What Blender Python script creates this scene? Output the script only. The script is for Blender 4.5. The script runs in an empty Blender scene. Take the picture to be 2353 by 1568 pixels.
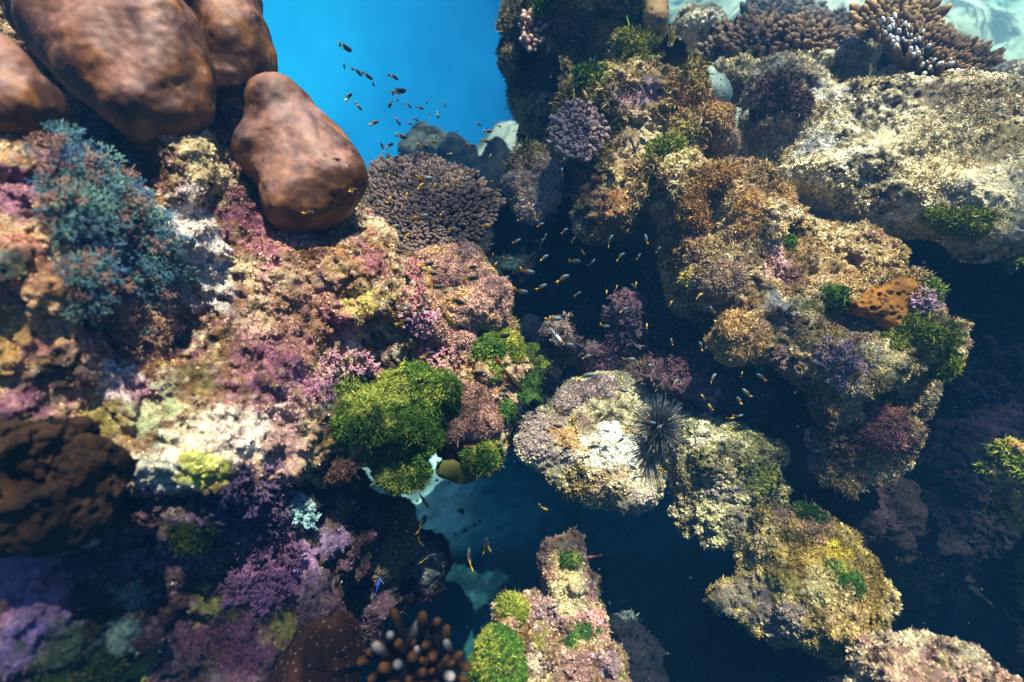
import bpy, math, random
import numpy as np
from mathutils import Vector, Matrix
from mathutils.bvhtree import BVHTree

# ------------------------------------------------------------------ camera, light, exposure
SC = bpy.context.scene
COL = SC.collection
PITCH = math.radians(42)
CAM = np.array([0.0, 0.0, 2.6])
FPX = 1176.5                       # focal length in the layout's own units (frame 2353 x 1568)
RIGHT = np.array([1.0, 0, 0])
FWD = np.array([0, math.cos(PITCH), -math.sin(PITCH)])
UP = np.array([0, math.sin(PITCH), math.cos(PITCH)])

cd = bpy.data.cameras.new('camera')
cam = bpy.data.objects.new('camera', cd)
COL.objects.link(cam)
cam.location = CAM
cam.rotation_euler = (math.pi / 2 - PITCH, 0, 0)
cd.lens = 18.0
cd.sensor_width = 36.0
cd.clip_start = 0.02
cd.clip_end = 500
cd.dof.use_dof = True
cd.dof.focus_distance = 2.0
cd.dof.aperture_fstop = 1.25
SC.camera = cam

SUN_DIR = np.array([0.15, 0.13, 0.98]); SUN_DIR /= np.linalg.norm(SUN_DIR)
sl = bpy.data.lights.new('sun', 'SUN')
sl.energy = 5.0
sl.angle = math.radians(0.5)
sl.color = (1.0, 0.80, 0.62)
sun = bpy.data.objects.new('sun', sl)
COL.objects.link(sun)
sun.rotation_euler = Vector(SUN_DIR).to_track_quat('Z', 'Y').to_euler()

W = bpy.data.worlds.new("World")
SC.world = W
W.use_nodes = True
nt = W.node_tree
nt.nodes.clear()
def wn(t, **k):
    n = nt.nodes.new(t)
    for a, b in k.items(): setattr(n, a, b)
    return n
out = wn('ShaderNodeOutputWorld')
sky = wn('ShaderNodeTexSky', sky_type='NISHITA', sun_disc=False)
sky.sun_elevation = math.asin(SUN_DIR[2])
sky.sun_rotation = math.atan2(SUN_DIR[0], SUN_DIR[1])
bg_sky = wn('ShaderNodeBackground'); bg_sky.inputs[1].default_value = 0.15
# the sky reaches the reef through the water, which keeps its blue
tint = wn('ShaderNodeMix', data_type='RGBA', blend_type='MULTIPLY')
tint.inputs[0].default_value = 1.0
tint.inputs[7].default_value = (0.24, 0.36, 0.52, 1)
nt.links.new(sky.outputs[0], tint.inputs[6])
nt.links.new(tint.outputs[2], bg_sky.inputs[0])
# open water all round below the surface: brightest blue out over the drop-off (north-west), deep navy behind
tc = wn('ShaderNodeTexCoord')
sep = wn('ShaderNodeSeparateXYZ')
nt.links.new(tc.outputs['Generated'], sep.inputs[0])
dotn = wn('ShaderNodeVectorMath', operation='DOT_PRODUCT')
dotn.inputs[1].default_value = Vector((-0.50, 0.84, -0.20)).normalized()
nt.links.new(tc.outputs['Generated'], dotn.inputs[0])
rampw = wn('ShaderNodeValToRGB')
e = rampw.color_ramp.elements
e[0].position = 0.0; e[0].color = (0.0006, 0.002, 0.008, 1)
e[1].position = 1.0; e[1].color = (0.075, 0.60, 0.67, 1)
x = e.new(0.55); x.color = (0.0006, 0.004, 0.014, 1)
x = e.new(0.84); x.color = (0.005, 0.07, 0.13, 1)
x = e.new(0.93); x.color = (0.025, 0.30, 0.40, 1)
x = e.new(0.975); x.color = (0.055, 0.49, 0.59, 1)
# uneven, drifting murk
nzw = wn('ShaderNodeTexNoise'); nzw.inputs['Scale'].default_value = 5.0; nzw.inputs['Detail'].default_value = 4; nzw.inputs['Roughness'].default_value = 0.6
nt.links.new(tc.outputs['Generated'], nzw.inputs['Vector'])
mzw = wn('ShaderNodeMath', operation='MULTIPLY_ADD'); mzw.inputs[1].default_value = 0.13
sbw = wn('ShaderNodeMath', operation='SUBTRACT'); sbw.inputs[1].default_value = 0.062
nt.links.new(nzw.outputs[0], mzw.inputs[0]); nt.links.new(dotn.outputs['Value'], sbw.inputs[0]); nt.links.new(sbw.outputs[0], mzw.inputs[2])
nt.links.new(mzw.outputs[0], rampw.inputs[0])
bg_w = wn('ShaderNodeBackground'); bg_w.inputs[1].default_value = 1.0
nt.links.new(rampw.outputs[0], bg_w.inputs[0])
mr = wn('ShaderNodeMapRange'); mr.inputs[1].default_value = 0.02; mr.inputs[2].default_value = 0.45
nt.links.new(sep.outputs['Z'], mr.inputs[0])
mixw = wn('ShaderNodeMixShader')
nt.links.new(mr.outputs[0], mixw.inputs[0])
nt.links.new(bg_w.outputs[0], mixw.inputs[1])
nt.links.new(bg_sky.outputs[0], mixw.inputs[2])
nt.links.new(mixw.outputs[0], out.inputs[0])

SC.view_settings.view_transform = 'Standard'
SC.view_settings.look = 'None'
SC.view_settings.exposure = 1.7
SC.view_settings.gamma = 1
SC.render.engine = 'CYCLES'
SC.cycles.use_denoising = True
SC.cycles.max_bounces = 5
SC.cycles.diffuse_bounces = 2
SC.cycles.glossy_bounces = 1
SC.cycles.transmission_bounces = 1
SC.cycles.volume_bounces = 0
SC.cycles.transparent_max_bounces = 8
SC.cycles.caustics_reflective = False
SC.cycles.caustics_refractive = False
SC.cycles.sample_clamp_indirect = 3.0

RNG = np.random.default_rng(7)
random.seed(7)

# ------------------------------------------------------------------ helpers: layout
def P(u, v, d):
    """point at depth d metres in front of the camera that the frame shows at (u, v)"""
    return CAM + d * ((u - 1176.5) / FPX * RIGHT + (784 - v) / FPX * UP + FWD)

def ray(u, v):
    r = (u - 1176.5) / FPX * RIGHT + (784 - v) / FPX * UP + FWD
    return r / np.linalg.norm(r)

def depth_of(p):
    return (np.asarray(p) - CAM) @ FWD

def lin(h):
    h = h.lstrip('#')
    c = np.array([int(h[i:i + 2], 16) / 255 for i in (0, 2, 4)])
    return np.where(c <= 0.04045, c / 12.92, ((c + 0.055) / 1.055) ** 2.4)

# ------------------------------------------------------------------ helpers: noise (vectorised)
def _hash(ix, iy, iz, seed):
    h = ix.astype(np.uint32) * np.uint32(374761393) + iy.astype(np.uint32) * np.uint32(668265263) + iz.astype(np.uint32) * np.uint32(2147483629) + np.uint32((seed * 974711) & 0xffffffff)
    h ^= h >> np.uint32(13); h *= np.uint32(1274126177)
    h ^= h >> np.uint32(16); h *= np.uint32(2246822519)
    h ^= h >> np.uint32(15)
    return (h & np.uint32(0xffffff)).astype(np.float32) * np.float32(1 / 0xffffff)

def noise(p, f=1.0, seed=0):
    """value noise about -1..1"""
    q = np.asarray(p, dtype=np.float64) * f + seed * 17.31
    i = np.floor(q).astype(np.int32)
    t = (q - i).astype(np.float32)
    t = t * t * t * (t * (t * 6 - 15) + 10)
    r = 0
    for dx in (0, 1):
        wx = t[:, 0] if dx else 1 - t[:, 0]
        for dy in (0, 1):
            wy = t[:, 1] if dy else 1 - t[:, 1]
            for dz in (0, 1):
                wz = t[:, 2] if dz else 1 - t[:, 2]
                r = r + wx * wy * wz * _hash(i[:, 0] + dx, i[:, 1] + dy, i[:, 2] + dz, seed)
    return r * 2 - 1

def fbm(p, f=1.0, o=4, seed=0, gain=0.5):
    a, s, r = 1.0, 0.0, 0
    for k in range(o):
        r = r + a * noise(p, f * 2.03 ** k, seed + k * 11)
        s += a; a *= gain
    return r / s * 1.5

def worley(p, f=1.0, seed=0, jitter=0.95):
    """distance to the nearest feature point, and a random value of that cell"""
    q = np.asarray(p, dtype=np.float64) * f
    i = np.floor(q).astype(np.int32)
    best = np.full(len(q), 9.0, np.float32); val = np.zeros(len(q), np.float32)
    for dx in (-1, 0, 1):
        for dy in (-1, 0, 1):
            for dz in (-1, 0, 1):
                c = i + np.array([dx, dy, dz], np.int32)
                o = np.stack([_hash(c[:, 0], c[:, 1], c[:, 2], seed + k) for k in range(3)], 1)
                d = np.linalg.norm(c + 0.5 + (o - 0.5) * jitter - q, axis=1).astype(np.float32)
                m = d < best
                best[m] = d[m]
                val[m] = _hash(c[:, 0], c[:, 1], c[:, 2], seed + 7)[m]
    return best, val

def sstep(a, b, x):
    t = np.clip((x - a) / (b - a), 0, 1)
    return t * t * (3 - 2 * t)

# ------------------------------------------------------------------ helpers: meshes
def mesh(name, V, F, col=None, mat=None, parent=None, smooth=True):
    """F: list of integer arrays (n, k); links ONE mesh object"""
    me = bpy.data.meshes.new(name)
    V = np.asarray(V, np.float32)
    if not isinstance(F, (list, tuple)): F = [F]
    F = [np.asarray(f, np.int32) for f in F if len(f)]
    me.vertices.add(len(V)); me.vertices.foreach_set('co', V.ravel())
    loops = np.concatenate([f.ravel() for f in F])
    tot = np.concatenate([np.full(len(f), f.shape[1], np.int32) for f in F])
    start = np.concatenate([[0], np.cumsum(tot)[:-1]]).astype(np.int32)
    me.loops.add(len(loops)); me.loops.foreach_set('vertex_index', loops)
    me.polygons.add(len(tot)); me.polygons.foreach_set('loop_start', start)
    me.polygons.foreach_set('loop_total', tot)
    if smooth: me.polygons.foreach_set('use_smooth', np.ones(len(tot), bool))
    if col is not None:
        col = np.asarray(col, np.float32)
        if col.ndim == 1: col = np.tile(col, (len(V), 1))
        c4 = np.ones((len(V), 4), np.float32); c4[:, :3] = np.clip(col, 0, 1)
        at = me.attributes.new('tone', 'FLOAT_COLOR', 'POINT')
        at.data.foreach_set('color', c4.ravel())
    me.update(calc_edges=True)
    o = bpy.data.objects.new(name, me)
    COL.objects.link(o)
    if mat: me.materials.append(mat)
    if parent: o.parent = parent
    return o

def tag(o, label, cat, group=None, kind=None):
    if label: o['label'] = label
    if cat: o['category'] = cat
    if group: o['group'] = group
    if kind: o['kind'] = kind
    return o

def thing(name, label, cat, loc=(0, 0, 0), group=None):
    o = bpy.data.objects.new(name, None)
    COL.objects.link(o)
    o.empty_display_size = 0.05
    return tag(o, label, cat, group)

def part(name, root, V, F, col=None, mat=None, **k):
    """a part whose vertices are given in world space, under a root (whose own transform may not be identity)"""
    o = mesh(name, V, F, col, mat, None, **k)
    o.parent = root
    return o

def vnormals(V, F):
    N = np.zeros_like(V)
    for f in F:
        if f.shape[1] == 4: n = np.cross(V[f[:, 2]] - V[f[:, 0]], V[f[:, 3]] - V[f[:, 1]])
        else: n = np.cross(V[f[:, 1]] - V[f[:, 0]], V[f[:, 2]] - V[f[:, 0]])
        for k in range(f.shape[1]):
            for a in range(3):
                N[:, a] += np.bincount(f[:, k], n[:, a], len(V))
    return N / (np.linalg.norm(N, axis=1, keepdims=True) + 1e-12)

def surface_net(f, o, h):
    s = f < 0
    c = np.zeros(tuple(np.array(f.shape) - 1), np.int8)
    sl_ = [slice(None, -1), slice(1, None)]
    corners = [(a, b, d) for a in (0, 1) for b in (0, 1) for d in (0, 1)]
    for a, b, d in corners: c += s[sl_[a], sl_[b], sl_[d]]
    act = (c > 0) & (c < 8)
    idx = np.argwhere(act)
    idm = np.full(c.shape, -1, np.int64); idm[act] = np.arange(len(idx))
    f8 = {k: f[idx[:, 0] + k[0], idx[:, 1] + k[1], idx[:, 2] + k[2]] for k in corners}
    acc = np.zeros((len(idx), 3)); cnt = np.zeros(len(idx))
    for a in corners:
        for ax in range(3):
            if a[ax] == 0:
                b = list(a); b[ax] = 1; b = tuple(b)
                fa, fb = f8[a], f8[b]
                m = (fa < 0) != (fb < 0)
                t = np.where(m, fa / np.where(m, fa - fb, 1), 0)
                p = np.tile(np.array(a, float), (len(idx), 1)); p[:, ax] += t
                acc[m] += p[m]; cnt[m] += 1
    V = o + h * (idx + acc / cnt[:, None])
    Q = []
    for ax in range(3):
        b, d = (ax + 1) % 3, (ax + 2) % 3
        lo = [slice(None)] * 3; hi = [slice(None)] * 3
        lo[ax] = slice(None, -1); hi[ax] = slice(1, None)
        m = s[tuple(lo)] != s[tuple(hi)]
        pos = np.argwhere(m)
        ok = (pos[:, b] > 0) & (pos[:, d] > 0) & (pos[:, b] < f.shape[b] - 1) & (pos[:, d] < f.shape[d] - 1)
        pos = pos[ok]
        inside = s[pos[:, 0], pos[:, 1], pos[:, 2]]
        q = []
        for ob, od in ((1, 1), (0, 1), (0, 0), (1, 0)):
            r = pos.copy(); r[:, b] -= ob; r[:, d] -= od
            q.append(idm[r[:, 0], r[:, 1], r[:, 2]])
        q = np.stack(q, 1)
        q[~inside] = q[~inside][:, ::-1]
        Q.append(q)
    Q = np.concatenate(Q)
    return V, Q[(Q >= 0).all(1)]

def subsurf(V, Q, lv):
    o = mesh('temp', V, [Q])
    m = o.modifiers.new('s', 'SUBSURF'); m.levels = lv; m.render_levels = lv
    dg = bpy.context.evaluated_depsgraph_get()
    ev = o.evaluated_get(dg); me = ev.to_mesh()
    v = np.empty(len(me.vertices) * 3, np.float32); me.vertices.foreach_get('co', v)
    f = np.empty(len(me.loops), np.int32); me.loops.foreach_get('vertex_index', f)
    ev.to_mesh_clear()
    d = o.data
    bpy.data.objects.remove(o); bpy.data.meshes.remove(d)
    return v.reshape(-1, 3).astype(np.float64), f.reshape(-1, 4)

def blob_mesh(blobs, h, k, lv, namp=0.0, nf=4.0, seed=0):
    """smooth union of ellipsoids (u, v, front depth, ru, rv, rz), radii in layout units at that depth -> subdivided mesh"""
    E = []
    for b in blobs:
        if b[0] == 'w':
            c = np.array(b[1:4], float); r = np.array(b[4:7], float); ax = np.eye(3)
        else:
            u, v, d, ru, rv, rz = b
            r = np.array([ru, rv, rz]) * d / FPX
            c = P(u, v, d + r[2]); ax = np.stack([RIGHT, UP, FWD])
        E.append((c, r, ax))
    lo = np.min([c - r.max() for c, r, a in E], 0) - 3 * h - namp
    hi = np.max([c + r.max() for c, r, a in E], 0) + 3 * h + namp
    n = np.ceil((hi - lo) / h).astype(int) + 1
    g = [lo[i] + h * np.arange(n[i]) for i in range(3)]
    X = np.stack(np.meshgrid(*g, indexing='ij'), -1).reshape(-1, 3)
    f = np.full(len(X), 9.0, np.float32)
    for c, r, ax in E:
        q = (X - c) @ ax.T
        k0 = np.linalg.norm(q / r, axis=1); k1 = np.linalg.norm(q / r ** 2, axis=1) + 1e-6
        d = (k0 * (k0 - 1) / k1).astype(np.float32)
        hh = np.clip(0.5 + 0.5 * (f - d) / k, 0, 1)
        f = f * (1 - hh) + d * hh - k * hh * (1 - hh)
    if namp:
        near = np.abs(f) < 4 * namp + 2 * h
        f[near] += namp * fbm(X[near], nf, 3, seed)
    V, Q = surface_net(f.reshape(n), lo, h)
    return subsurf(V, Q, lv)

BVH = []                                  # solid surfaces things can be set on
def add_bvh(V, F, owner=None):
    t = BVHTree.FromPolygons([Vector(v) for v in V], [tuple(q) for q in F.tolist()])
    BVH.append((t, owner))

def hit(u, v, only=None):
    r = ray(u, v); best = None
    for t, ow in BVH:
        if only and ow != only: continue
        loc, nor, i, dist = t.ray_cast(Vector(CAM), Vector(r), 60)
        if loc is not None and (best is None or dist < best[2]):
            n = np.array(nor)
            if n @ r > 0: n = -n
            best = (np.array(loc), n, dist)
    return best

def frame_uv(p):
    q = np.asarray(p) - CAM
    d = q @ FWD
    return 1176.5 + FPX * (q @ RIGHT) / d, 784 - FPX * (q @ UP) / d, d
# ------------------------------------------------------------------ materials
def new_mat(name):
    m = bpy.data.materials.new(name); m.use_nodes = True
    t = m.node_tree
    return m, t, t.nodes['Principled BSDF']

def N(t, ty, **k):
    n = t.nodes.new(ty)
    for a, b in k.items(): setattr(n, a, b)
    return n

def tone_mat(name, rough=0.85, spec=0.25, f1=90.0, f2=400.0, lo=0.55, hi=1.45, bump=0.5, bdist=0.004, coarse=0.0, poly=None):
    """the thing's own colours (a mesh attribute) broken up by fine procedural speckle, with procedural relief"""
    m, t, b = new_mat(name)
    a = N(t, 'ShaderNodeAttribute', attribute_name='tone')
    tc_ = N(t, 'ShaderNodeTexCoord')
    n1 = N(t, 'ShaderNodeTexNoise'); n1.inputs['Scale'].default_value = f1; n1.inputs['Detail'].default_value = 5; n1.inputs['Roughness'].default_value = 0.7
    t.links.new(tc_.outputs['Object'], n1.inputs['Vector'])
    mr_ = N(t, 'ShaderNodeMapRange'); mr_.inputs[1].default_value = 0.3; mr_.inputs[2].default_value = 0.7
    mr_.inputs[3].default_value = lo; mr_.inputs[4].default_value = hi
    t.links.new(n1.outputs[0], mr_.inputs[0])
    mx = N(t, 'ShaderNodeMix', data_type='RGBA', blend_type='MULTIPLY'); mx.inputs[0].default_value = 1.0
    t.links.new(a.outputs['Color'], mx.inputs[6]); t.links.new(mr_.outputs[0], mx.inputs[7])
    src = mx.outputs[2]
    t.links.new(src, b.inputs['Base Color'])
    b.inputs['Roughness'].default_value = rough
    b.inputs['Specular IOR Level'].default_value = spec
    if bump:
        n3 = N(t, 'ShaderNodeTexNoise'); n3.inputs['Scale'].default_value = f1 * .42; n3.inputs['Detail'].default_value = 3
        t.links.new(tc_.outputs['Object'], n3.inputs['Vector'])
        n2 = N(t, 'ShaderNodeTexNoise'); n2.inputs['Scale'].default_value = f2; n2.inputs['Detail'].default_value = 4
        t.links.new(tc_.outputs['Object'], n2.inputs['Vector'])
        ad = N(t, 'ShaderNodeMath', operation='ADD'); t.links.new(n1.outputs[0], ad.inputs[0]); t.links.new(n2.outputs[0], ad.inputs[1])
        ad3 = N(t, 'ShaderNodeMath', operation='MULTIPLY_ADD'); ad3.inputs[1].default_value = coarse; t.links.new(n3.outputs[0], ad3.inputs[0]); t.links.new(ad.outputs[0], ad3.inputs[2])
        h_ = ad3.outputs[0]
        if poly:
            vo = N(t, 'ShaderNodeTexVoronoi'); vo.inputs['Scale'].default_value = poly
            t.links.new(tc_.outputs['Object'], vo.inputs['Vector'])
            ad2 = N(t, 'ShaderNodeMath', operation='ADD'); t.links.new(h_, ad2.inputs[0]); t.links.new(vo.outputs['Distance'], ad2.inputs[1])
            h_ = ad2.outputs[0]
        bp = N(t, 'ShaderNodeBump'); bp.inputs['Strength'].default_value = bump; bp.inputs['Distance'].default_value = bdist
        t.links.new(h_, bp.inputs['Height']); t.links.new(bp.outputs[0], b.inputs['Normal'])
    return m

M_ROCK = tone_mat('encrusted_rock', 0.9, 0.2, 110, 420, 0.35, 1.75, 1.0, 0.011, coarse=1.6)
M_TURF = tone_mat('turf', 0.8, 0.15, 60, 300, 0.75, 1.25, 0)
M_CORAL = tone_mat('coral_skin', 0.75, 0.3, 160, 500, 0.8, 1.2, 0.5, 0.002)
M_SKIN = tone_mat('smooth_coral_skin', 0.55, 0.32, 26, 420, 0.7, 1.3, 0.22, 0.002, poly=520)
M_ALGA = tone_mat('green_alga', 0.7, 0.2, 120, 400, 0.6, 1.4, 0.7, 0.004)
M_FISH = tone_mat('fish_scales', 0.5, 0.4, 300, 500, 0.85, 1.15, 0)
M_SPINE = tone_mat('urchin_spine', 0.35, 0.5, 300, 500, 0.8, 1.2, 0)
M_SPONGE = tone_mat('sponge', 0.85, 0.2, 70, 300, 0.6, 1.4, 0.8, 0.005)
M_SAND = tone_mat('sand', 0.95, 0.1, 30, 160, 0.8, 1.2, 0.6, 0.01)
# ------------------------------------------------------------------ colour patches, scatter, branches
def paint(V, pal, seed=0, sharp=7.0, s=1.0):
    """patchwork of encrusting growth: pal = [(hex, weight, patches per metre)]"""
    nn = None
    u, v_, d_ = frame_uv(V)
    vis = (d_ > .15) & (u > -300) & (u < 2650) & (v_ > -300) & (v_ < 1850)
    if not vis.all():
        out = np.tile(np.mean([lin(p[0]) for p in pal], 0), (len(V), 1))
        if vis.any(): out[vis] = paint(V[vis], pal, seed, sharp, s)
        return out
    sc = []
    pal = list(pal) + [('#1c140e', .34, 9)]                    # near-black mottling in every mix
    for i, (c, w, f) in enumerate(pal):
        sc.append(w + 0.75 * fbm(V, f / s, 3, seed + 31 * i) + 0.45 * fbm(V, 38 / s, 2, seed + 5 + 31 * i) + 0.35 * noise(V, 110 / s, seed + 9 + 31 * i))
    sc = np.stack(sc, 1) * sharp
    sc = np.exp(sc - sc.max(1, keepdims=True)); sc /= sc.sum(1, keepdims=True)
    C = sc @ np.stack([lin(p[0]) for p in pal])
    d, val = worley(V, 75 / s, seed + 3)
    pick = np.stack([lin(p[0]) for p in pal])[(val * 997 % 1 * len(pal)).astype(int)]
    m = ((val > 0.72) & (d < 0.42)).astype(np.float32)[:, None] * 0.7
    C = C * (1 - m) + pick * m
    C *= (0.75 + 0.5 * val[:, None])
    return C

def spots(V, C, zones, seed=0):
    """patches of one colour around points of the surface: zones = [(u, v, radius, hex, strength)]"""
    for i, (u, v, r, hx, w) in enumerate(zones):
        h_ = hit(u, v)
        if h_ is None: continue
        R = r * depth_of(h_[0]) / FPX
        d = np.linalg.norm(V - h_[0], axis=1) / R
        near = d < 2.2
        if not near.any(): continue
        Vn = V[near]
        e_ = d[near] + 0.55 * fbm(Vn, 2.2 / R, 3, seed + i) + 0.25 * noise(Vn, 60, seed + i)
        m = (w * (1 - sstep(0.75, 1.1, e_)))[:, None]
        sp = (0.75 + 0.5 * (0.5 + 0.5 * noise(Vn, 140, seed + i)))[:, None]
        C[near] = C[near] * (1 - m) + lin(hx) * sp * m
    return C

def relief(V0, Q, amps, seed=0):
    """lumps, ledges and pits pushed along the normals: amps = [(kind, per metre, metres)]; far backs are left plain"""
    n0 = vnormals(V0, [Q])
    vd = CAM - V0; vd /= np.linalg.norm(vd, axis=1, keepdims=True)
    u, v_, d_ = frame_uv(V0)
    wv = sstep(-.7, -.4, (n0 * vd).sum(1)) * ((d_ > .15) & (u > -350) & (u < 2700) & (v_ > -350) & (v_ < 1900))
    sel = np.nonzero(wv > 0)[0]; wv = wv[sel]
    VV = V0.copy()
    for i, (kind, f, a) in enumerate(amps):
        n = vnormals(VV, [Q])[sel]; V = VV[sel]
        if kind == 'fbm': d = fbm(V, f, 3, seed + i * 7)
        elif kind == 'lump': d = 1 - 2 * np.abs(fbm(V, f, 2, seed + i * 7)); d = d * np.abs(d) ** 0.2
        elif kind == 'cell': w, val = worley(V, f, seed + i * 7); d = (0.55 - w) * (0.5 + val)
        elif kind == 'crack':
            q = V + .35 / f * np.stack([noise(V, f * .9, seed + 71), noise(V, f * .9, seed + 72), noise(V, f * .9, seed + 73)], 1)
            d = -np.clip(1 - 3.2 * np.abs(fbm(q, f * .55, 2, seed + i * 7)), 0, 1) ** 1.5 + .5 * fbm(q, f * 1.4, 3, seed + i * 7 + 3)
        elif kind == 'pit': w, val = worley(V, f, seed + i * 7); d = -np.where(val > 0.55, 1 - sstep(0.1, 0.38, w), 0)
        VV[sel] += n * (a * d * wv)[:, None]
    return VV

def sample(V, Q, n, facing=-0.25, margin=160, rng=RNG):
    """n points spread over the part of a surface the frame (and a margin) can see"""
    T = np.concatenate([Q[:, [0, 1, 2]], Q[:, [0, 2, 3]]]) if Q.shape[1] == 4 else Q
    a, b, c = V[T[:, 0]], V[T[:, 1]], V[T[:, 2]]
    cr = np.cross(b - a, c - a); ar = np.linalg.norm(cr, axis=1); nn = cr / (ar[:, None] + 1e-12)
    ce = (a + b + c) / 3
    u, v, d = frame_uv(ce)
    vd = (CAM - ce) / np.linalg.norm(CAM - ce, axis=1, keepdims=True)
    ok = (d > 0.2) & (u > -margin) & (u < 2353 + margin) & (v > -margin) & (v < 1568 + margin) & ((nn * vd).sum(1) > facing)
    w = ar * ok
    if w.sum() <= 0: return np.zeros((0, 3)), np.zeros((0, 3)), np.zeros(0, int)
    # even spread in the picture: nearer surfaces take more, smaller pieces
    w = w / np.maximum(d, 0.4) ** 2
    t = rng.choice(len(T), n, p=w / w.sum())
    r1, r2 = rng.random((2, n)); s_ = np.sqrt(r1)
    p = a[t] * (1 - s_)[:, None] + b[t] * (s_ * (1 - r2))[:, None] + c[t] * (s_ * r2)[:, None]
    return p, nn[t], T[t, 0]

def basis(n, rng=RNG):
    r = rng.normal(size=n.shape)
    t = np.cross(n, r); t /= np.linalg.norm(t, axis=1, keepdims=True) + 1e-9
    return t, np.cross(n, t)

def blades(p, n, size, width, nb, col, jitter=0.9, tip=1.25, rng=RNG):
    """tufts of nb small bent blades; size, width: per tuft in metres; returns V, F, C"""
    m = len(p)
    p = np.repeat(p, nb, 0); n = np.repeat(n, nb, 0); col = np.repeat(col, nb, 0)
    size = np.repeat(size, nb) * rng.uniform(0.5, 1.2, m * nb); width = np.repeat(width, nb) * rng.uniform(0.6, 1.3, m * nb)
    d = n + rng.normal(size=n.shape) * jitter * 0.6
    d /= np.linalg.norm(d, axis=1, keepdims=True)
    t, b = basis(d, rng)
    p0 = p + rng.normal(size=p.shape) * size[:, None] * 0.25
    p1 = p0 + d * size[:, None] * 0.55
    p2 = p1 + (d + b * rng.normal(size=(m * nb, 1)) * 0.7) * size[:, None] * 0.5
    w = width[:, None]
    V = np.stack([p0 - t * w * .5, p0 + t * w * .5, p1 - t * w * .5, p1 + t * w * .5, p2], 1).reshape(-1, 3)
    k = np.arange(m * nb)[:, None] * 5
    F = [k + np.array([0, 1, 3, 2]), k + np.array([2, 3, 4])]
    sh = rng.uniform(0.7, 1.3, (m * nb, 1))
    C = np.stack([col * sh * 0.8, col * sh * 0.8, col * sh, col * sh, col * sh * tip], 1).reshape(-1, 3)
    return V, F, C

_oct = np.array([[1, 0, 0], [-1, 0, 0], [0, 1, 0], [0, -1, 0], [0, 0, 1], [0, 0, -1]], float)
_octf = np.array([[0, 2, 4], [2, 1, 4], [1, 3, 4], [3, 0, 4], [2, 0, 5], [1, 2, 5], [3, 1, 5], [0, 3, 5]])
def grains(p, n, size, col, rng=RNG):
    """small irregular crumbs half sunk in the surface"""
    m = len(p)
    t, b = basis(n, rng)
    s3 = size[:, None, None] * rng.uniform(0.6, 1.4, (m, 6, 1))
    V = p[:, None] + s3 * (_oct[None, :, 0:1] * t[:, None] + _oct[None, :, 1:2] * b[:, None] + _oct[None, :, 2:3] * n[:, None])
    F = (np.arange(m)[:, None, None] * 6 + _octf).reshape(-1, 3)
    C = np.repeat(col * rng.uniform(0.75, 1.25, (m, 1)), 6, 0)
    return V.reshape(-1, 3), [F], C

def tube(pts, rad, sides=5, tip=True):
    """tapered tube along pts -> V, quads, tris, t (0..1 along)"""
    pts = np.asarray(pts, float); n = len(pts)
    V, T = [], []
    ref = np.array([0.31, 0.52, 0.79])
    for i in range(n):
        d = pts[min(i + 1, n - 1)] - pts[max(i - 1, 0)]; d /= np.linalg.norm(d) + 1e-9
        a = np.cross(d, ref); a /= np.linalg.norm(a) + 1e-9; b = np.cross(d, a)
        th = np.arange(sides) * 2 * math.pi / sides
        V.append(pts[i] + rad[i] * (np.cos(th)[:, None] * a + np.sin(th)[:, None] * b)); T += [i / (n - 1)] * sides
    V = np.concatenate(V)
    k = np.arange(sides); k2 = (k + 1) % sides
    Q = np.concatenate([np.stack([k + i * sides, k2 + i * sides, k2 + (i + 1) * sides, k + (i + 1) * sides], 1) for i in range(n - 1)])
    V = np.concatenate([V, [pts[-1] + (pts[-1] - pts[-2]) / (np.linalg.norm(pts[-1] - pts[-2]) + 1e-9) * rad[-1] * 0.7]]); T.append(1.0)
    tr = np.stack([k + (n - 1) * sides, k2 + (n - 1) * sides, np.full(sides, len(V) - 1)], 1)
    return V, Q, tr, np.array(T)

class Heap:
    """collects pieces for one mesh"""
    def __init__(s): s.V = []; s.F = {}; s.C = []; s.n = 0
    def add(s, V, F, C):
        if len(V) == 0: return
        C = np.asarray(C, float)
        if C.ndim == 1: C = np.tile(C, (len(V), 1))
        s.V.append(V); s.C.append(C)
        for f in F:
            if len(f): s.F.setdefault(f.shape[1], []).append(f + s.n)
        s.n += len(V)
    def build(s, name, mat, parent=None, **k):
        return mesh(name, np.concatenate(s.V), [np.concatenate(f) for f in s.F.values()], np.concatenate(s.C), mat, parent, **k)

def fork_proto(rng, depth=4, spread=0.55, sides=4, r0=0.05, shrink=0.75, n_kids=(2, 3)):
    """a small forking branch one unit long, growing along +Z -> V, F, t"""
    H = []
    def grow(p, d, L, r, k):
        q = p + d * L
        mid = (p + q) / 2 + rng.normal(size=3) * L * 0.06
        V, Q, tr, t = tube([p, mid, q], [r, r * 0.92, r * 0.82], sides)
        H.append((V, Q, tr, (depth - k + t) / (depth + 1)))
        if k <= 0: return
        for i in range(rng.integers(n_kids[0], n_kids[1] + 1)):
            e_ = d + rng.normal(size=3) * spread; e_[2] += 0.15
            grow(q, e_ / np.linalg.norm(e_), L * shrink * rng.uniform(0.8, 1.15), r * 0.82, k - 1)
    grow(np.zeros(3), np.array([0, 0, 1.0]), 0.36, r0, depth)
    V = np.concatenate([h[0] for h in H]); off = np.cumsum([0] + [len(h[0]) for h in H[:-1]])
    Q = np.concatenate([h[1] + o for h, o in zip(H, off)]); T = np.concatenate([h[2] + o for h, o in zip(H, off)])
    return V, [Q, T], np.concatenate([h[3] for h in H])

PR = np.random.default_rng(3)
FORKS = [fork_proto(PR, 3, 0.5, 4, 0.055) for _ in range(8)]
FINE = [fork_proto(PR, 4, 0.6, 3, 0.04, 0.8) for _ in range(8)]

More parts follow.
